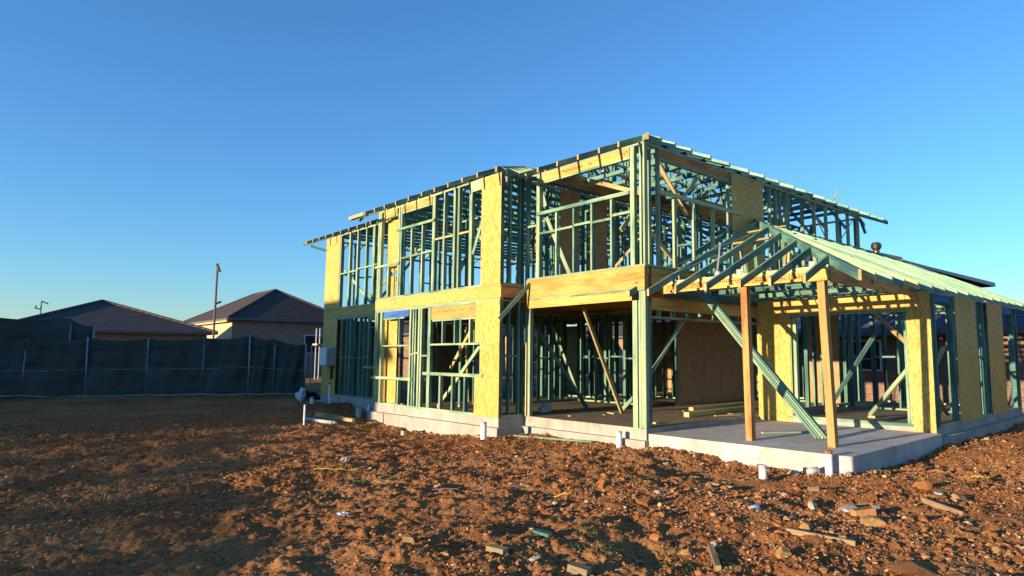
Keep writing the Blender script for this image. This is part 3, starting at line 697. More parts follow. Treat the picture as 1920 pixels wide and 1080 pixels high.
for p, q, mt in (((.60, 2.33, 2.46), (1.97, 2.44, .03), 'yellow'), ((.15, 3.60, 2.2), (2.09, 3.70, .02), 'teal'), ((2.30, 2.05, .62), (2.33, 2.78, .03), 'green'), ((.2, 7.01, 1.02), (.2, 5.75, 2.35), 'yellow'), ((-.45, 6.55, .06), (-.45, 4.62, 1.68), 'green'), ((.8, 7.27, 2.07), (1.38, 7.9, .05), 'yellow'), ((1.2, 5.9, 2.2), (1.25, 5.85, .05), 'yellow'), ((3.2, 6.3, 2.2), (3.2, 5.1, .1), 'green'), ((1.2, 7.4, 5.2), (1.0, 6.2, 3.2), 'green'), ((2.3, 6, 5.3), (1.6, 5.2, 4.2), 'yellow'), ((6, .5, 5.2), (7.5, .6, 3.3), 'green'), ((2.2, 9, 5.0), (.8, 8.0, 3.2), 'green'), ((1.9, 11.6, 5.2), (.6, 13, 3.2), 'green'), ((3, 13.8, 5.2), (1.2, 13.6, 3.1), 'green')):
    piece('brace', house, mt, p, q, .045, .09, how='beam')
piece('cleat', house, 'green', 1.72, 2.1, 2.46, 2.60, .006, .03)

# ================================================================== ROOFS
K = .42; OV = .6; ZT = 5.40+K*OV
roof = MB(); RD = .095
def zr(d): return ZT+K*d
roof.rafter((4.95, 4.95, zr(4.95)), (4.95, 10.05, zr(4.95)), .045, .14)
for a_, b_ in (((-.6, -.6), (4.95, 4.95)), ((10.5, -.6), (4.95, 4.95)), ((-.6, 15.6), (4.95, 10.05)), ((10.5, 15.6), (4.95, 10.05))):
    roof.rafter((*a_, zr(-.6)), (*b_, zr(4.95)), .045, .12)
ax = XA
for a_, b_ in (((ax-.6, 3.05), (ax+2.975, 6.625)), ((ax-.6, 10.2), (ax+2.975, 6.625))): roof.rafter((*a_, zr(-.6)), (*b_, zr(2.975)), .045, .12)
roof.rafter((ax+2.975, 6.625, zr(2.975)), (2.97, 6.625, zr(2.97)), .045, .14)
RF = roof.build('roof_frame', 'rafter', house)
NR = [0]
def raf(p, q, mat='rafter'):
    if (Vector(p)-Vector(q)).length < .12: return
    piece('rafter', RF, mat, p, q, .045, RD, how='rafter'); NR[0] += 1
rest = MB()
def raf2(p, q):
    if (Vector(p)-Vector(q)).length > .12: rest.rafter(p, q, .045, RD)
# front plane (over X = 0), rafters run along X
for yy in [-.55, .12, .64, 1.24, 1.87, 2.5, 3.13, 3.6]+[9.95, 10.36, 10.65, 11.26, 11.86, 12.47, 13.06, 13.65, 14.2, 14.75, 15.3]:
    e_ = min(4.95, max(yy, -.55) if yy < 4.95 else 4.95, 15-yy)
    raf((-.6, yy, zr(-.6)), (max(e_-.03, -.45 if yy > 0 else -.57), yy, zr(max(e_-.03, -.45 if yy > 0 else -.57))))
for k in range(10):
    yy = 3.95+.6*k; st = max(.02, min(yy-3.65, 9.6-yy)); raf2((st, yy, zr(st)), (min(4.9, yy, 15-yy), yy, zr(min(4.9, yy, 15-yy))))
# bay A hip: front rafters, then short jacks on both sides
for yy in [3.1, 3.75, 4.35, 4.95, 5.55, 6.15, 6.80, 7.48, 8.10, 8.67, 9.25, 9.84]:
    d_ = min(yy-3.65, 9.6-yy); raf((ax-.6, yy, zr(-.6)), (ax+d_-.03, yy, zr(d_-.03)))
piece('fascia_batten', RF, 'yellow', (ax-.6, 9.3, zr(-.6)), (ax-.6, 10.25, zr(-.6)), .04, RD, how='rafter', label='pale tail board sticking out past the bay')
for k in range(7):
    xx = -1.0+.55*k; d_ = min(xx-ax, 2.975); s0 = max(3.05, 3.65+xx) if xx > 0 else 3.05
    raf((xx, s0, zr(s0-3.65)), (xx, 3.65+d_-.03, zr(d_-.03)), 'green'); raf2((xx, 13.25-s0, zr(s0-3.65)), (xx, 9.6-d_+.03, zr(d_-.03)))
# right-hand plane (over Y = 0), rafters run along Y
for xx in [-.2, .22, .74, 1.38, 2.06, 2.80, 3.45, 4.10, 4.81, 5.40, 5.75, 6.42, 7.09, 7.80, 8.48, 9.17, 9.75, 10.2]:
    e_ = min(4.95, xx, 9.9-xx); e_ = max(e_-.03, -.5); raf((xx, -.6, zr(-.6)), (xx, e_, zr(e_)), 'pale_green')
for k in range(18):
    xx = .3+.58*k; e_ = min(4.95, xx, 9.9-xx)-.03
    if e_ > -.5: raf2((xx, 15.6, zr(-.6)), (xx, 15-e_, zr(e_)))
for k in range(26):
    yy = .1+.59*k; e_ = min(4.95, yy, 15-yy)-.03
    if e_ > -.5: raf2((10.5, yy, zr(-.6)), (9.9-e_, yy, zr(e_)))
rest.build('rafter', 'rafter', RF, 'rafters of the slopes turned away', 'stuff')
# ceiling chords and truss webs
zc = TPT+.05
for xx in [.74, 1.38, 2.06, 2.80, 3.45, 4.10, 4.81, 5.75, 6.42, 7.09, 7.80, 8.48, 9.17]:
    tr_ = MB(); tr_.beam((xx, .0, zc), (xx, 3.05, zc), .045, .09)
    for d_ in (1.1, 2.1, 2.95):
        if d_ < min(xx, 9.9-xx): tr_.beam((xx, d_, zc+.03), (xx, d_, zr(d_)-.1), .04, .07); tr_.beam((xx+.002, d_, zc+.03), (xx+.002, max(d_-.85, .3), zr(max(d_-.85, .3))-.1), .035, .07)
    tr_.build('roof_truss', 'teal', RF)  # truss kept dark by colour, in place of shade under the roof
yy = 3.15
while yy < 14.6:
    x0 = 0 if not 3.7 < yy < 9.5 else ax
    tr_ = MB(); tr_.beam((x0, yy, zc), (9.9, yy, zc), .045, .09)
    lim = min(4.95, yy, 15-yy)
    for d_ in (1.2, 2.4, 3.6, 4.8):
        if d_ < lim:
            for X_, sg in ((d_, 1), (9.9-d_, -1)):
                tr_.beam((X_, yy, zc+.03), (X_, yy, zr(d_)-.1), .04, .07); tr_.beam((X_, yy+.002, zc+.03), (X_-sg*1.0, yy+.002, zr(d_-1.0)-.1), .035, .07)
    if lim < 4.9: tr_.beam((lim, yy, zr(lim)-.16), (9.9-lim, yy, zr(lim)-.16), .045, .09); tr_.beam((lim+.02, yy, zc), (lim+.02, yy, zr(lim)-.14), .04, .07)
    tr_.build('roof_truss', 'teal', RF)  # same dark tone, shade under the roof put into the colour
    yy += .6
piece('girder', RF, 'post', 0.1, 9.8, 3.05, 3.11, TPT-.16, TPT+.16, label='dark laminated girder carrying the ceiling chords')
piece('girder', RF, 'lvl', 4.4, 9.8, 1.9, 1.96, 5.05, 5.3)
for k in range(5): piece('batten', RF, 'yellow', (.5+.35*k, 1.2+k*.55, zc+.07), (3.5+.5*k, 1.15+k*.55, zc+.07), .07, .035, how='beam')
piece('batten', RF, 'green', (9.08, .56, 5.78), (9.41, .35, 6.31), .09, .035, how='beam', label='loose board end standing up above the eaves')
piece('sarking', RF, 'blue', 3.2, 5.2, 2.9, 3.03, 5.56, 5.85, label='blue wrapped lintel under the roof')
piece('eave_strut', RF, 'teal', (9.9, -.02, 5.45), (10.25, -.02, 5.05), .045, .07, (0, 1, 0), how='beam')
piece('eave_strut', RF, 'teal', (-.02, 15.02, 5.1), (-.35, 15.5, 5.28), .045, .09, how='beam')

# ---- patio and wing roof
PK = .475; PX, PY, PZ = -.25, -4.2, 2.585
pr = MB(); pr.rafter((PX, PY, PZ), (PX+4.15, PY+4.15, PZ+PK*4.15), .045, .15)
pr.rafter((3.9, -.03, PZ+PK*4.15-.03), (10.4, -.03, PZ+PK*4.15-.03), .045, .12)
PR = pr.build('patio_roof_frame', 'teal', house)
def praf(p, q, mat): piece('rafter', PR, mat, p, q, .045, .115, how='rafter')
mats = ['teal', 'teal', 'rafter', 'teal', 'rafter', 'teal', 'rafter']
for yy, mt in zip([.20, -.28, -.91, -1.56, -2.23, -2.78, -3.36], mats):
    e_ = min(yy-PY, 4.15)-.03; praf((PX, yy, PZ), (PX+e_, yy, PZ+PK*e_), mt)
xs = [.30, .95, 1.45, 2.05, 2.72, 3.4, 4.1, 4.76, 5.28, 5.78, 6.45, 7.05, 7.7, 8.35, 9.0, 9.65, 10.3, 10.9]
for i, xx in enumerate(xs):
    e_ = min(xx-PX, 4.15)-.03; st = 0 if i else .0
    praf((xx, PY, PZ), (xx, PY+e_, PZ+PK*e_), 'yellow' if i in (0, 3) else 'pale_green')
# ceiling chords and posts inside the patio roof
for xx in xs[3::2]: piece('ceiling_chord', PR, 'teal', (xx+.05, -3.45, 2.68), (xx+.05, -.06, 2.68), .04, .09, how='beam')
for yy in (-.91, -1.56, -2.23): piece('ceiling_chord', PR, 'teal', (.55, yy-.05, 2.79), (3.9, yy-.05, 2.79), .04, .07, how='beam')
for px, py in ((1.2, -1.5), (1.9, -1.0), (2.6, -2.2), (2.0, -2.6), (3.2, -1.2), (2.9, -.7), (3.5, -2.6), (1.5, -.6)):
    d_ = min(px-PX, py-PY); piece('truss_web', PR, 'green', (px, py, 2.72), (px+.05, py+.1, PZ+PK*d_-.12), .04, .07, how='beam')
for px, py in ((1.4, -2.1), (2.3, -1.7), (3.0, -2.3), (2.4, -.5)):
    d_ = min(px-PX, py-PY); piece('truss_web', PR, 'yellow', (px, py, 2.72), (px+.5, py+.2, PZ+PK*d_-.1), .04, .07, how='beam')
piece('batten', PR, 'yellow', (3.0, -.15, 4.05), (3.6, -1.0, 4.2), .09, .035, how='beam'); piece('batten', PR, 'yellow', (2.5, -.35, 3.75), (3.4, -1.15, 3.95), .12, .04, how='beam')
for p, q in (((-.1, .2, 2.75), (2.95, -.7, 4.05)), ((.1, -.3, 2.8), (3.3, -1.0, 4.1)), ((.6, -1.2, 2.72), (1.2, -.9, 3.55))): piece('steel_brace', PR, 'strapm', p, q, .03, .004, how='beam')
# beams of the patio
fb_ = MB(); fb_.box(.47, .53, -3.40, .10, 2.555, 2.735); fb_.ink0 = len(fb_.f)
for k in range(64):
    yy = -.15-.045*k
    if k % 13 in (11, 12): continue
    for r_ in range(3):
        if rng.random() < .75: fb_.box(.4685, .4715, yy-.03*rng.uniform(.5, 1), yy, 2.60+r_*.036, 2.60+r_*.036+.022)
fb_.build('beam', 'lvl', PR, 'sunlit front beam of the patio with black printing')
piece('beam', PR, 'post', .535, 3.93, -3.42, -3.36, 2.53, 2.745, label='shaded side beam of the patio')
piece('packer', PR, 'green', .50, .60, -3.2, .08, 2.738, 2.80); piece('beam', PR, 'lvl', .38, .465, -3.0, -.3, 2.56, 2.60)
for k in range(7): piece('joist_hanger', PR, 'galv', .606, .612, -.35-k*.46, -.25-k*.46, 2.74, 2.90)
# posts
def post(name, b, t, lab):
    p = MB(); p.beam(b, t, .125, .125, (1, 0, 0)); return p.build(name, 'post', PR, lab, None, .004)
post('post', (.56, -1.87, -.083), (.50, -1.87, 2.553), 'raw timber post nearer the wide opening'); post('post', (.80, -3.22, -.083), (.58, -3.24, 2.553), 'raw timber post at the outer patio corner')

# ---- meter box fixed to the far left panel
mbx = MB(); mbx.box(-.29, .005, 13.90, 14.55, 1.0, 1.63); mb_ = mbx.build('meter_box', 'grey_box', house, None, None, .012)
d_ = MB(); d_.box(-.306, -.292, 13.93, 14.52, 1.03, 1.60); dd = d_.build('door', 'white', mb_, None, None, .004)
piece('conduit', mb_, 'black', -.06, -.012, 14.05, 14.12, .55, .995)

#@@REST
# ================================================================== NEIGHBOURS
def hip_house(name, label, x0, x1, y0, y1, zg, ze, pitch, wall_m, roof_m, wins=(), ov=.45, wall_over=None, ridge=None, garage=None):
    h = empty(name, ((x0+x1)/2, (y0+y1)/2, zg), label, 'house')
    b_ = MB(); b_.box(x0, x1, y0, y1, zg-.5, ze-.02); b_.build('wall', wall_m, h)
    X0, X1, Y0, Y1 = x0-ov, x1+ov, y0-ov, y1+ov; hw = min(X1-X0, Y1-Y0)/2
    zr_ = ze+hw*pitch
    if X1-X0 >= Y1-Y0: a_, b2 = (X0+hw, (Y0+Y1)/2), (X1-hw+.01, (Y0+Y1)/2)
    else: a_, b2 = ((X0+X1)/2, Y0+hw), ((X0+X1)/2, Y1-hw+.01)
    v = [(X0, Y0, ze), (X1, Y0, ze), (X1, Y1, ze), (X0, Y1, ze), (*a_, zr_), (*b2, zr_)]
    f = [(0, 1, 5, 4), (1, 2, 5), (2, 3, 4, 5), (3, 0, 4)] if X1-X0 >= Y1-Y0 else [(0, 1, 4), (1, 2, 5, 4), (2, 3, 5), (3, 0, 4, 5)]
    rf = raw('roof', v, f+[(3, 2, 1, 0)], roof_m, h)
    for (p, q) in ((0, 4), (1, 4 if X1-X0 < Y1-Y0 else 5), (2, 5), (3, 4 if X1-X0 >= Y1-Y0 else 5), (4, 5)):
        if (Vector(v[p])-Vector(v[q])).length > .3:
            tv, tf = tube([Vector(v[p])+Vector((0, 0, .03)), Vector(v[q])+Vector((0, 0, .03))], .09, 6); raw('ridge_cap', tv, tf, roof_m, rf)
    for (p, q) in ((0, 1), (1, 2), (2, 3), (3, 0)):
        g_ = MB(); g_.beam(Vector(v[p])+Vector((0, 0, -.06)), Vector(v[q])+Vector((0, 0, -.06)), .11, .13); g_.build('gutter', 'gutter', h)
    for side, u0, u1, z0, z1 in wins:
        wb_ = MB()
        if side == 'x0': wb_.box(x0-.04, x0-.002, u0, u1, z0, z1)
        elif side == 'y0': wb_.box(u0, u1, y0-.04, y0-.002, z0, z1)
        wf = wb_.build('window', 'white', h); gb = MB()
        if side == 'x0': gb.box(x0-.052, x0-.042, u0+.06, u1-.06, z0+.06, z1-.06)
        else: gb.box(u0+.06, u1-.06, y0-.052, y0-.042, z0+.06, z1-.06)
        gb.build('pane', 'glass', wf)
    return h, v
hip_house('neighbour_house', 'low grey-roofed house behind the dark fence at the far left', -7.6, 2.0, 37.8, 47.35, -.2, 2.75, .38, 'brick_d', 'roof_grey', [('y0', -4.5, -2.7, .5, 1.5), ('y0', -.8, .9, .5, 1.5)], .45)
h2, v2 = hip_house('neighbour_house', 'brown-brick house with dark pyramid roof and a sunlit cream side wall', 4.9, 13.4, 43.1, 56.6, -.2, 3.97, .56, 'brick_d', 'roof_brown', [('y0', 10.0, 11.6, 1.5, 2.9)], .45)
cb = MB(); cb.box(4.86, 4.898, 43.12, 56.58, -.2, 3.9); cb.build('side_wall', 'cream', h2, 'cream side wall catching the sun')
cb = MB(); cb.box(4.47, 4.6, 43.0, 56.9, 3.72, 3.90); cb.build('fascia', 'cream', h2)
hip_house('neighbour_house', 'tall blue-roofed house beyond the patio roof on the right', 20.5, 34, 3.0, 13, -.3, 5.5, .36, 'brick', 'roof_blue', [('y0', 23, 25, 3.4, 4.8), ('y0', 28, 30, 3.4, 4.8)], .55)
hip_house('brick_garage', 'low brown-brick building with blue roof seen through the right wing', 14.2, 17.6, -8.5, 6.5, -.4, 2.16, .36, 'brick', 'roof_blue', [('x0', -6.5, -5.2, .8, 1.9), ('x0', 1.2, 2.6, .8, 1.9)], .5)
hip_house('neighbour_house', 'brown-brick house across the street seen between the ground floor studs', 12, 27, 29.5, 38, -.2, 2.75, .42, 'brick', 'roof_brown', [('y0', 14, 15.8, .8, 2.1), ('y0', 20, 22, .8, 2.1)])
hip_house('neighbour_house', 'grey-brown house across the street seen past the shaded osb wall', 30, 46, 27.5, 37, -.2, 2.85, .42, 'brick_d', 'roof_grey', [('y0', 33, 35, .8, 2.1)])
hip_house('neighbour_house', 'tall house outside the picture that shades the left of the yard', -37, -24, 13.5, 30, -.3, 6.65, .06, 'brick', 'roof_grey', ov=.4)
# whirling roof vents
def vent(x, y, z, r, label):
    v_ = empty('roof_vent', (x, y, z), label, 'roof vent', 'roof vents')
    a, f = lathe([(.001, 0), (r*.72, 0), (r*.72, r*1.3), (r*.62, r*1.35), (.001, r*1.36)], (x, y, z), 20); raw('throat', a, f, 'copper', v_, True)
    a, f = lathe([(r*.6, r*1.35), (r*.95, r*1.6), (r*1.05, r*2.1), (r*.95, r*2.6), (r*.55, r*2.95), (.001, r*3.0)], (x, y, z), 24)
    raw('turbine', a, f, 'copper', v_)
    fb = MB()
    for k in range(20):
        an = 2*math.pi*k/20
        p = [(x+math.cos(an+t*.25)*r*q, y+math.sin(an+t*.25)*r*q, z+r*hh) for t, (q, hh) in enumerate(((.78, 1.4), (1.08, 1.75), (1.13, 2.1), (1.08, 2.5), (.7, 2.93)))]
        for s_ in range(4): fb.beam(p[s_], p[s_+1], .05*r, .06*r, (x-p[s_][0], y-p[s_][1], .001))
    fb.build('fin', 'black', v_)
vent(21.66, 4.15, 6.05, .21, 'round metal roof vent on the tall blue roof, in full view')
vent(16.0, -4.5, 2.75, .22, 'small dark roof vent almost hidden behind the patio rafters')
# antenna, pole
def mast(name, label, cat, x, y, z0, z1, r, arms, mat):
    t = empty(name, (x, y, z0), label, cat); v_, f_ = tube([(x, y, z0), (x, y, z1)], r, 10); raw('mast', v_, f_, mat, t, True)
    for nm, p, q, rr in arms: v_, f_ = tube([p, q], rr, 6); raw(nm, v_, f_, mat, t)
mast('television_antenna', 'thin aerial with two arms above the left neighbour roof', 'antenna', -4.71, 57.23, .0, 5.5, .045, [('arm', (-5.03, 57.23, 4.95), (-4.71, 57.23, 4.85), .045), ('arm', (-4.71, 57.23, 5.5), (-4.29, 57.23, 5.3), .045), ('element', (-5.05, 57.23, 4.9), (-5.01, 57.23, 5.15), .05)], 'wood_pole')
mast('utility_pole', 'tall thin dark pole in front of the pyramid-roofed house', 'pole', 1.50, 34.43, -.3, 6.75, .06, [('bracket', (1.50, 34.43, 4.35), (1.78, 34.33, 4.5), .07), ('lamp', (1.46, 34.43, 6.7), (1.62, 34.35, 6.25), .08)], 'wood_pole')
# scaffold corner
sc_ = empty('scaffold_platform', (6.8, 32.2, 0), 'small sunlit scaffold platform with rails beside the house corner', 'scaffold')
piece('deck', sc_, 'yellow', 6.5, 8.0, 31.8, 32.5, 1.95, 2.05)
for px, py in ((6.7, 31.9), (6.7, 32.45), (7.95, 31.85)):
    v_, f_ = tube([(px, py, -.3), (px, py, 3.0)], .04, 8); raw('standard', v_, f_, 'pole', sc_)
for zz in (2.45, 2.9): v_, f_ = tube([(6.6, 31.85, zz), (7.95, 31.85, zz)], .035, 8); raw('guard_rail', v_, f_, 'pole', sc_)

# ------------------------------------------------------------------ fences
def cloth_panel(par, p, q, zb0, zb1, zt0, zt1, mat, nu=26, nv=12, amp=.07):
    p = Vector((*p, 0)); q = Vector((*q, 0)); nrm = Vector((-(q-p).y, (q-p).x, 0)).normalized(); vv_ = []; ff_ = []
    sd = rng.random()*9
    for i in range(nu+1):
        t = i/nu
        for j in range(nv+1):
            s_ = j/nv; zb = zb0+(zb1-zb0)*t; zt = zt0+(zt1-zt0)*t
            o = amp*(math.sin(t*7+sd+s_*2)+.6*math.sin(t*17+s_*5+sd*2))*(.3+math.sin(math.pi*s_))
            sag = -.09*math.sin(math.pi*t)*s_*s_
            a = p.lerp(q, t)+nrm*o; vv_.append((a.x, a.y, zb+(zt-zb)*s_+sag))
    for i in range(nu):
        for j in range(nv): k = i*(nv+1)+j; ff_.append((k, k+nv+1, k+nv+2, k+1))
    return raw('cloth_panel', vv_, ff_, mat, par, True)
def mesh_fence(name, label, pts, mat, post_h, group=None):
    """pts: list of (x, y, top z of cloth)"""
    f_ = empty(name, (pts[0][0], pts[0][1], gh(pts[0][0], pts[0][1])), label, 'fence', group)
    for i, (x, y, zt) in enumerate(pts):
        lean = .05*math.sin(i*2.3); g0 = gh(x, y)
        v_, q_ = tube([(x, y, g0-.1), (x+lean, y+lean, zt+post_h)], .032, 8); raw('post', v_, q_, 'pole', f_, True)
        if i+1 < len(pts):
            x2, y2, z2 = pts[i+1]; cloth_panel(f_, (x, y), (x2, y2), g0+.05, gh(x2, y2)+.05, zt, z2, mat)
            d = Vector((y2-y, -(x2-x), 0)).normalized()*.06
            if d.dot(Vector((-9.4-x, -8-y, 0))) < 0: d = -d
            v_, q_ = tube([(x+d.x, y+d.y, g0+.07), ((x+x2)/2+d.x, (y+y2)/2+d.y, g0+.04), (x2+d.x, y2+d.y, gh(x2, y2)+.07)], .028, 6); raw('bottom_rail', v_, q_, 'galv', f_)
            v_, q_ = tube([(x+d.x, y+d.y, g0+(zt-g0)*.47), (x2+d.x, y2+d.y, g0+(z2-g0)*.47)], .010, 6); raw('wire', v_, q_, 'pole', f_)
    return f_
mesh_fence('mesh_fence', 'long dark green shade-cloth fence across the back of the yard', [(.68, 18.27, 1.78), (-.35, 18.75, 1.98), (-1.13, 19.07, 2.12), (-2.54, 19.9, 2.02), (-4.19, 20.65, 1.98), (-5.86, 21.4, 1.98), (-7.6, 21.7, 1.86), (-9.6, 22.4, 1.86), (-12, 23.2, 1.86)], 'cloth', .03)
mesh_fence('mesh_fence', 'taller shade-cloth screen behind the left end of the fence', [(-5.6, 22.6, 2.45), (-6.3, 22.7, 2.72), (-8.6, 23.3, 2.74), (-11, 24.0, 2.74), (-13.5, 24.8, 2.74)], 'cloth', .0)
mesh_fence('mesh_fence', 'shade-cloth boundary fence outside the picture on the left', [(-15.2, 11.2, 1.5), (-16.3, 9.0, 1.5), (-17.3, 6.8, 1.55), (-18.1, 4.4, 1.5), (-18.9, 2.0, 1.45), (-19.5, -.4, 1.5), (-19.9, -2.6, 1.35)], 'cloth2', .05)
# clear mesh panel between the fence end and the house
cp = empty('wire_fence', (.8, 18.2, -.1), 'bare wire mesh panel between the fence end and the house', 'fence')
for x, y in ((.85, 18.15), (3.0, 17.3)): v_, q_ = tube([(x, y, -.3), (x, y, 1.75)], .03, 8); raw('post', v_, q_, 'pole', cp)
v_, q_ = tube([(.85, 18.15, 1.72), (3.0, 17.3, 1.72)], .025, 6); raw('top_rail', v_, q_, 'pole', cp)
wm = MB()
for k in range(22): t = k/21; wm.beam((.85+2.15*t, 18.15-.85*t, -.1), (.85+2.15*t, 18.15-.85*t, 1.7), .006, .006)
for k in range(9): wm.beam((.85, 18.15, .05+k*.2), (3.0, 17.3, .05+k*.2), .006, .006)
wm.build('wire_mesh', 'galv', cp)

# ------------------------------------------------------------------ loose timber, pipes and rubbish
def board(name, label, p, q, wd, dp, mat, cat, group=None, up_=(0, 0, 1)):
    b_ = MB(); b_.beam(p, q, wd, dp, up_); o = b_.build(name, mat); tag(o, label, cat, group); return o
G_ = 'green timbers leaning against the patio beam'
labs = ['green leaning timber nearest the raw post, foot furthest left', 'second leaning green timber, between the outermost two on the left', 'third leaning green timber, second from the outer post', 'blue-stained leaning timber with its foot closest to the outer post']
for k in range(4):
    o_ = .052*k
    board('timber_length', labs[k], (1.40+o_*.55, -2.66-o_*.85, -.05), (1.62+o_*.55, -.10-o_*.85+.02*k, 2.66+.01*k), .045, .09, 'teal' if k in (1, 3) else 'green', 'timber', G_, (1, 0, 0))
board('timber_offcut', 'short green board lying flat on the patio slab', (1.55, -1.5, -.068), (2.3, -2.05, -.068), .09, .03, 'green', 'offcut')
t = [(2.45, .95), (3.2, 1.3)]
board('timber_stack', 'lower yellow beam lying on the living room floor', (2.35, .85, .06), (5.2, .95, .06), .14, .10, 'yellow', 'beam', 'yellow beams stacked on the floor'); board('timber_stack', 'upper yellow beam lying across the stack on the floor', (2.75, 1.02, .150), (5.4, 1.10, .150), .12, .07, 'yellow', 'beam', 'yellow beams stacked on the floor')
board('timber_offcut', 'tiny green offcut on the floor behind the corner post', (.75, .45, .022), (1.0, .50, .022), .09, .035, 'green', 'offcut')
board('timber_offcut', 'thin yellow strip on the floor beside the raw post', (3.0, .55, .012), (3.7, .3, .012), .05, .02, 'yellow', 'offcut')
for k in range(14):
    x, y = rng.uniform(.4, 5), rng.uniform(.3, 3.6); a = rng.uniform(0, 3)
    board('wood_scrap', 'scrap of pale wood dropped on the concrete floor inside', (x, y, .012), (x+.1*math.cos(a), y+.1*math.sin(a), .012), rng.uniform(.03, .06), .015, 'yellow', 'scrap', 'wood scraps on the indoor floor')
# blocks on the floor
for (x, y, s_, l_) in ((.80, 3.95, .13, 'low grey block on the floor inside the wide opening'), (1.0, 4.08, .2, 'tall dark grey block on the floor inside the wide opening')):
    b_ = MB(); b_.box(x, x+.22, y, y+.16, .006, .006+s_); b_.build('block_body', 'grey_box', tagged := empty('concrete_block', (x, y, .006), l_, 'block'))
def onground(name, label, p, q, wd, dp, mat, cat, sink=.012, group=None):
    z0 = gh(*p)+dp/2-sink; z1 = gh(*q)+dp/2-sink
    zm = gh((p[0]+q[0])/2, (p[1]+q[1])/2)+dp/2-sink-.01; lift = max(0, zm-(z0+z1)/2)
    return board(name, label, (*p, z0+lift), (*q, z1+lift), wd, dp, mat, cat, group)
onground('timber_offcut', 'long weathered board half sunk in the clods at the bottom right', (-3.62, -4.82), (-3.50, -5.42), .035, .045, 'grey_wood', 'offcut', .02)
onground('timber_offcut', 'pale straight offcut lying beyond the loose brick', (-1.40, -5.28), (-1.58, -5.74), .03, .06, 'grey_wood', 'offcut', .015)
onground('timber_offcut', 'chunky sawn block on the shadow edge of the dirt', (-5.99, -3.36), (-5.94, -3.53), .08, .045, 'grey_wood', 'offcut', -.005)
onground('timber_offcut', 'green-stained block among small grass tufts', (-5.44, -3.30), (-5.38, -3.45), .075, .03, 'teal', 'offcut', -.005)
onground('timber_offcut', 'square sawn block cut by the bottom of the picture', (-5.72, -4.08), (-5.66, -4.24), .09, .06, 'grey_wood', 'offcut', 0)
onground('timber_offcut', 'weathered stub pointing at the viewer beside the grass', (-4.40, -4.50), (-4.83, -4.88), .045, .05, 'grey_wood', 'offcut', .0)
onground('timber_offcut', 'small squared block in front of the slab corner', (-1.62, -4.02), (-1.55, -4.12), .08, .06, 'grey_wood', 'offcut', 0)
onground('timber_offcut', 'thin buried lath at the foot of the short pipe', (-1.85, -2.5), (-1.75, -3.1), .03, .03, 'grey_wood', 'offcut', .01)
onground('timber_plank', 'thick orange plank lying near the far left corner', (-1.75, 10.9), (-1.45, 9.15), .10, .12, 'yellow', 'plank', -.01)
onground('timber_plank', 'long thin green plank lying along the foot of the slab', (-.55, 3.35), (-.28, 1.15), .07, .03, 'teal', 'plank', -.03)
onground('timber_offcut', 'brown chock lying against the footing', (-1.0, 3.72), (-1.1, 3.5), .09, .07, 'grey_wood', 'offcut', .01)
def pipe(label, x, y, h, r, mat='pvc', cap='grey_box', name='pipe_stub', group='pipe stubs standing along the slab', tilt=(0, 0), collar=False):
    z = gh(x, y)-.12; h += .12
    t_ = empty(name, (x, y, z), label, 'pipe', group); ax_ = Vector((tilt[0], tilt[1], 1))
    a, f = lathe([(r, 0), (r, h), (r*.88, h), (r*.88, h-.10), (.001, h-.10)], (x, y, z), 24, ax_); raw('pipe', a, f, mat, t_, True)
    if collar: a, f = lathe([(r*1.12, h*.62), (r*1.12, h*.70), (r*1.0, h*.705)], (x, y, z), 24, ax_); raw('collar', a, f, mat, t_, True)
    if cap: a, f = lathe([(r*1.03, h-.03), (r*1.03, h+.012), (r*.5, h+.025), (.001, h+.025)], (x, y, z), 24, ax_); raw('cap', a, f, cap, t_, True)
pipe('white collared pipe standing in front of the tall osb corner panel', -1.25, 3.42, .36, .062, collar=True)
pipe('white pipe standing at the foot of the corner post', .12-.33, .50, .30, .055)
pipe('short white pipe standing alone in the dirt', -1.04, -3.04, .17, .055)
pipe('white pipe at the outer slab corner topped with a clod', -.17, -3.60, .36, .055, cap='rock_red')
pipe('short beige pipe with a dark lid below the left window', -1.35, 6.62, .15, .06, 'pvc_beige', 'black')
pipe('wide beige pipe in the shade at the step of the slab', -.75, 10.35, .26, .09, 'pvc_beige', None)
pipe('thin white pipe against the shaded footing', -.18, 10.9, .30, .04)
pipe('white stub in front of the meter box corner', -.55, 14.35, .22, .06)
pipe('tall thin white riser below the meter box', -.28, 13.6, .72, .03, cap='black')
pipe('white stake at the near end of the fence', -2.85, 8.95, .5, .022, cap=None)
onp = tube([(-2.4, 10.2, gh(-2.4, 10.2)+.03), (-2.1, 8.8, gh(-2.1, 8.8)+.03)], .05, 10); o = raw('drain_pipe', *onp, 'grey_box', None, True); tag(o, 'grey pipe lying beside the orange plank', 'pipe')
# half buried pipe pieces
a, f = lathe([(.055, 0), (.055, .16), (.048, .16), (.048, 0)], (-.28, -3.33, gh(-.28, -3.33)+.05), 22, (.8, -.6, .12)); o = raw('pipe_elbow', a, f, 'pvc', None, True); tag(o, 'white pipe piece lying against the slab beside a grey stone', 'pipe')
a, f = lathe([(.055, 0), (.055, .12), (.05, .12), (.05, 0)], (-2.98, -4.02, gh(-2.98, -4.02)-.04), 22, (.7, -.5, .3)); o = raw('pipe_ring', a, f, 'pvc', None, True); tag(o, 'curved white pipe shard half buried in the rocky dirt', 'pipe')
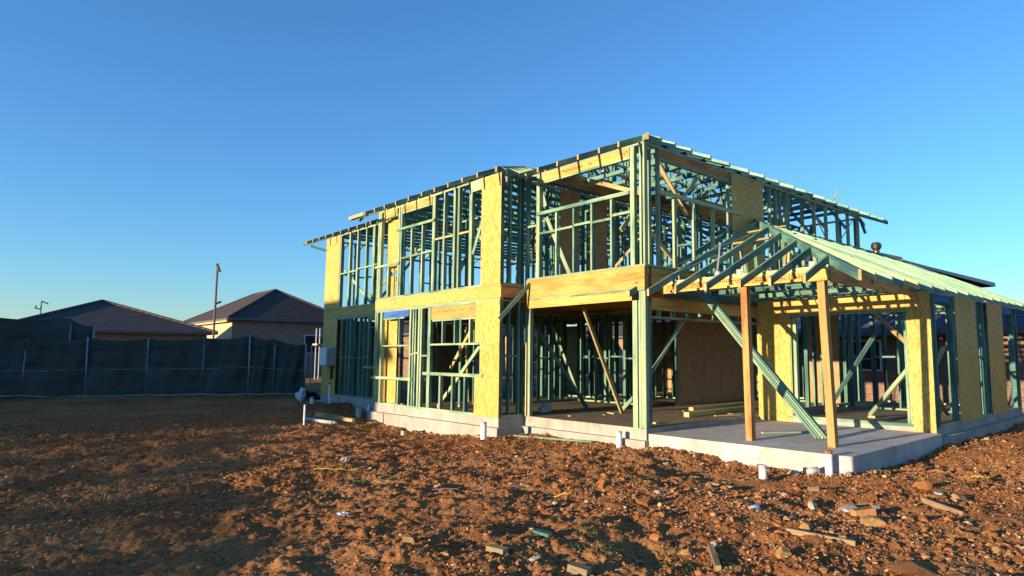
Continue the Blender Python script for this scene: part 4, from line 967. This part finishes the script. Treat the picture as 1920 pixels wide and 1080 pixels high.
# rubbish
def crumple(name, label, cat, x, y, sx, sy, sz, mat, z=None, amp=.45):
    v, f = ico(3); v = v*(1+amp*.6*np.sin(v@rng.normal(size=(3, 1))*2+1)-amp*.9*np.abs(np.sin(v@rng.normal(size=(3, 1))*3+2))+amp*.5*np.abs(np.sin(v@rng.normal(size=(3, 1))*4))-amp*.4*np.abs(np.sin(v@rng.normal(size=(3, 1))*5+1)))
    z = gh(x, y) if z is None else z
    v = v*np.array([sx, sy, sz])+np.array([x, y, z+sz*.55]); o = raw(name, v, [tuple(q) for q in f], mat); return tag(o, label, cat)
crumple('plastic_bag', 'crumpled white bag on the shaded dirt', 'rubbish', -6.21, -1.01, .07, .06, .035, 'cloth_bag')
crumple('drink_can', 'crushed dark and white scrap on the dirt left of the house', 'rubbish', -4.72, 2.30, .07, .06, .05, 'grey_box')
crumple('plastic_bag', 'pale blue-white tarpaulin heap at the fence end', 'rubbish', -.45, 15.6, .20, .34, .24, 'cloth_bag')
crumple('dark_sack', 'black sack slumped behind the tarpaulin heap', 'rubbish', 0.1, 16.3, .40, .40, .22, 'black')
for (x, y, l_) in ((-1.75, 5.7, 'clear plastic scrap below the right window'), (-3.3, 3.3, 'pale flat wrapper in the middle of the yard'), (-.95, -.15, 'white wrapper near the corner post pipe'), (-2.6, .6, 'grey foil scrap on the sunlit dirt')):
    crumple('wrapper', l_, 'rubbish', x, y, .075, .035, .014, 'grey_box')
def strip(name, label, pts, r, mat, cat, group=None):
    P = []
    for (x, y), (x2, y2) in zip(pts[:-1], pts[1:]):
        for k in range(6): t = k/6; xx, yy_ = x+(x2-x)*t, y+(y2-y)*t; P.append((xx, yy_, gh(xx, yy_)+.018))
    P.append((*pts[-1], gh(*pts[-1])+.02))
    a, f = tube(P, r, 6); o = raw(name, a, f, mat); return tag(o, label, cat, group)
strip('packing_strap', 'yellow strap lying at the edge of the left shade', [(-5.45, 1.75), (-5.2, 1.55), (-4.95, 1.35)], .005, 'yellow_strap', 'strap')
strip('packing_strap', 'greenish strap curling below the yellow one', [(-5.3, .95), (-5.1, .80), (-4.95, .6)], .005, 'grassm', 'strap')
strip('packing_strap', 'yellow strap on the dirt right of the outer slab corner', [(.95, -5.0), (1.15, -5.3)], .007, 'yellow_strap', 'strap')
strip('packing_strap', 'short yellow strap in the middle of the sunlit dirt', [(-4.05, -1.9), (-3.9, -2.1)], .005, 'yellow_strap', 'strap')
strip('packing_strap', 'bent yellow strap below the projecting bay', [(-3.6, 4.7), (-3.45, 4.55), (-3.5, 4.4)], .006, 'yellow_strap', 'strap')
strip('string_line', 'taut violet string line lying across the dirt', [(-4.85, -.28), (-4.36, -.75), (-3.87, -1.23)], .005, 'string', 'string')

# perforated brick
bk = empty('loose_brick', (-2.38, -5.02, gh(-2.38, -5.02)), 'loose orange brick with core holes between two big stones', 'brick')
bxm = MB(); zb = gh(-2.38, -5.02)
ca, sa = math.cos(R(-38)), math.sin(R(-38))
def bp(u, v, z): return (-2.38+u*ca-v*sa, -5.02+u*sa+v*ca, zb+.012+z+u*.12)
bxm.beam(bp(-.115, 0, .03), bp(.115, 0, .03), .11, .076); bo = bxm.build('body', 'brick_loose', bk, None, None, .004)
hm = MB()
for i in range(5):
    for j in range(2): hm.beam(bp(-.08+i*.04-.012, -.022+j*.044, .0695), bp(-.08+i*.04+.012, -.022+j*.044, .0695), .026, .004)
hm.build('core_hole', 'ink', bk)  # thin dark plates on the face: shade inside the holes is painted

# stones one could pick out
pr3, f3 = protos(3, 10, .025)
def stone(label, x, y, s, mat, flat=.6, group=None, ell=(1, 1), rot=None):
    p = pr3[int(rng.integers(0, 10))]*np.array([s*ell[0], s*ell[1], s*flat]); a = rng.uniform(0, 6.28) if rot is None else rot
    q = p.copy(); q[:, 0] = p[:, 0]*math.cos(a)-p[:, 1]*math.sin(a); q[:, 1] = p[:, 0]*math.sin(a)+p[:, 1]*math.cos(a)
    z = gh(x, y)+s*flat*.15
    o = raw('stone', q+np.array([x, y, z]), [tuple(t_) for t_ in f3], mat); return tag(o, label, 'stone', group)
stone('pale grey flat stone left of the loose brick', -2.20, -4.78, .13, 'rock_white', .45, None, (1.2, .8), .4)
stone('long pale stone behind the loose brick', -1.90, -4.90, .12, 'rock_white', .4, None, (1.3, .7), -.5)
stone('broad tan stone in front of the loose brick', -2.68, -5.22, .13, 'rock_tan', .6, None, (1.2, .8), -.8)
stone('large orange boulder at the bottom right edge', -3.78, -6.02, .20, 'rock_red', .32, None, (1.3, .9), -.7)
stone('big pointed orange stone beyond the pale offcut', -.55, -5.0, .13, 'rock_red', .7, None, (1.2, .8), -.8)
stone('cream stone beside the big pointed orange stone', -.75, -5.25, .075, 'rock_white', .6)
stone('rounded tan stone near the right edge of the picture', -.85, -5.52, .13, 'rock_tan', .6)
stone('small pale stone left of the pale flat stone', -2.35, -4.45, .08, 'rock_white', .7)
stone('tall tan stone at the bottom beside the grass', -4.22, -5.12, .075, 'rock_tan', 1.0)
stone('grey stone against the slab beside the white pipe piece', -.32, -3.10, .10, 'rock_white', .6)
stone('round yellow-tan clod beside the weathered stub', -4.62, -4.40, .075, 'rock_tan', .7)
stone('brown rock casting a shadow in the middle of the dirt', -3.25, -2.05, .085, 'rock_red', .9)
stone('grey rubble piece right of the brown rock', -3.0, -2.75, .08, 'rock_white', .6)
stone('orange crumbling clod at the right of the middle ground', -3.6, -3.05, .13, 'rock_red', .5)
stone('lone tan boulder on the dirt beyond the right slab corner', 1.45, -4.55, .12, 'rock_tan', .6)
stone('flat orange slab of clay at the bottom right', -1.1, -5.3, .13, 'rock_red', .4, None, (1.4, .7), -.6)
x, y = region(420, -7.5, 3, -7, .5); k = rng.random(len(x)) < stony(x, y); x, y = x[k][:90], y[k][:90]
for i, (a_, b_) in enumerate(zip(x, y)):
    mt = ['rock_red', 'rock_red', 'rock_tan', 'rock_red', 'rock_tan', 'rock_red', 'rock_red', 'rock_white'][i % 8]; wd_ = {'rock_red': 'red-brown', 'rock_tan': 'tan', 'rock_white': 'pale grey'}[mt]
    stone(f'fist-sized {wd_} stone lying among the clods in front of the patio', a_, b_, rng.uniform(.035, .075), mt, rng.uniform(.5, .85), f'fist-sized {wd_} stones')

# grass
def tufts(name, label, spots, n, h, mat):
    vv_, ff_ = [], []
    for (cx, cy, rad) in spots:
        for _ in range(n):
            a = rng.uniform(0, 6.28); r_ = rad*math.sqrt(rng.random()); x, y = cx+r_*math.cos(a), cy+r_*math.sin(a); z = gh(x, y)
            d = rng.uniform(0, 6.28); hh = h*rng.uniform(.5, 1.2); bx_, by_ = math.cos(d)*hh*.5, math.sin(d)*hh*.5; w_ = .0025
            k = len(vv_); vv_ += [(x-w_*math.sin(d), y+w_*math.cos(d), z), (x+w_*math.sin(d), y-w_*math.cos(d), z), (x+bx_*.4+w_*.7*math.sin(d), y+by_*.4, z+hh*.6), (x+bx_, y+by_, z+hh)]
            ff_ += [(k, k+1, k+2), (k, k+2, k+3)]
    o = raw(name, vv_, ff_, mat); return tag(o, label, 'grass', None, 'stuff')
tufts('grass', 'sparse green grass blades sprouting at the bottom of the picture', [(-4.95, -4.55, .16), (-4.75, -4.95, .16), (-5.15, -3.95, .14), (-5.0, -3.55, .12), (-4.7, -4.3, .1), (-5.35, -3.75, .10)], 40, .045, 'grassm')
tufts('dry_grass', 'dry yellow grass tuft in the shaded yard', [(-8.0, 1.55, .06)], 60, .16, 'drygrass')
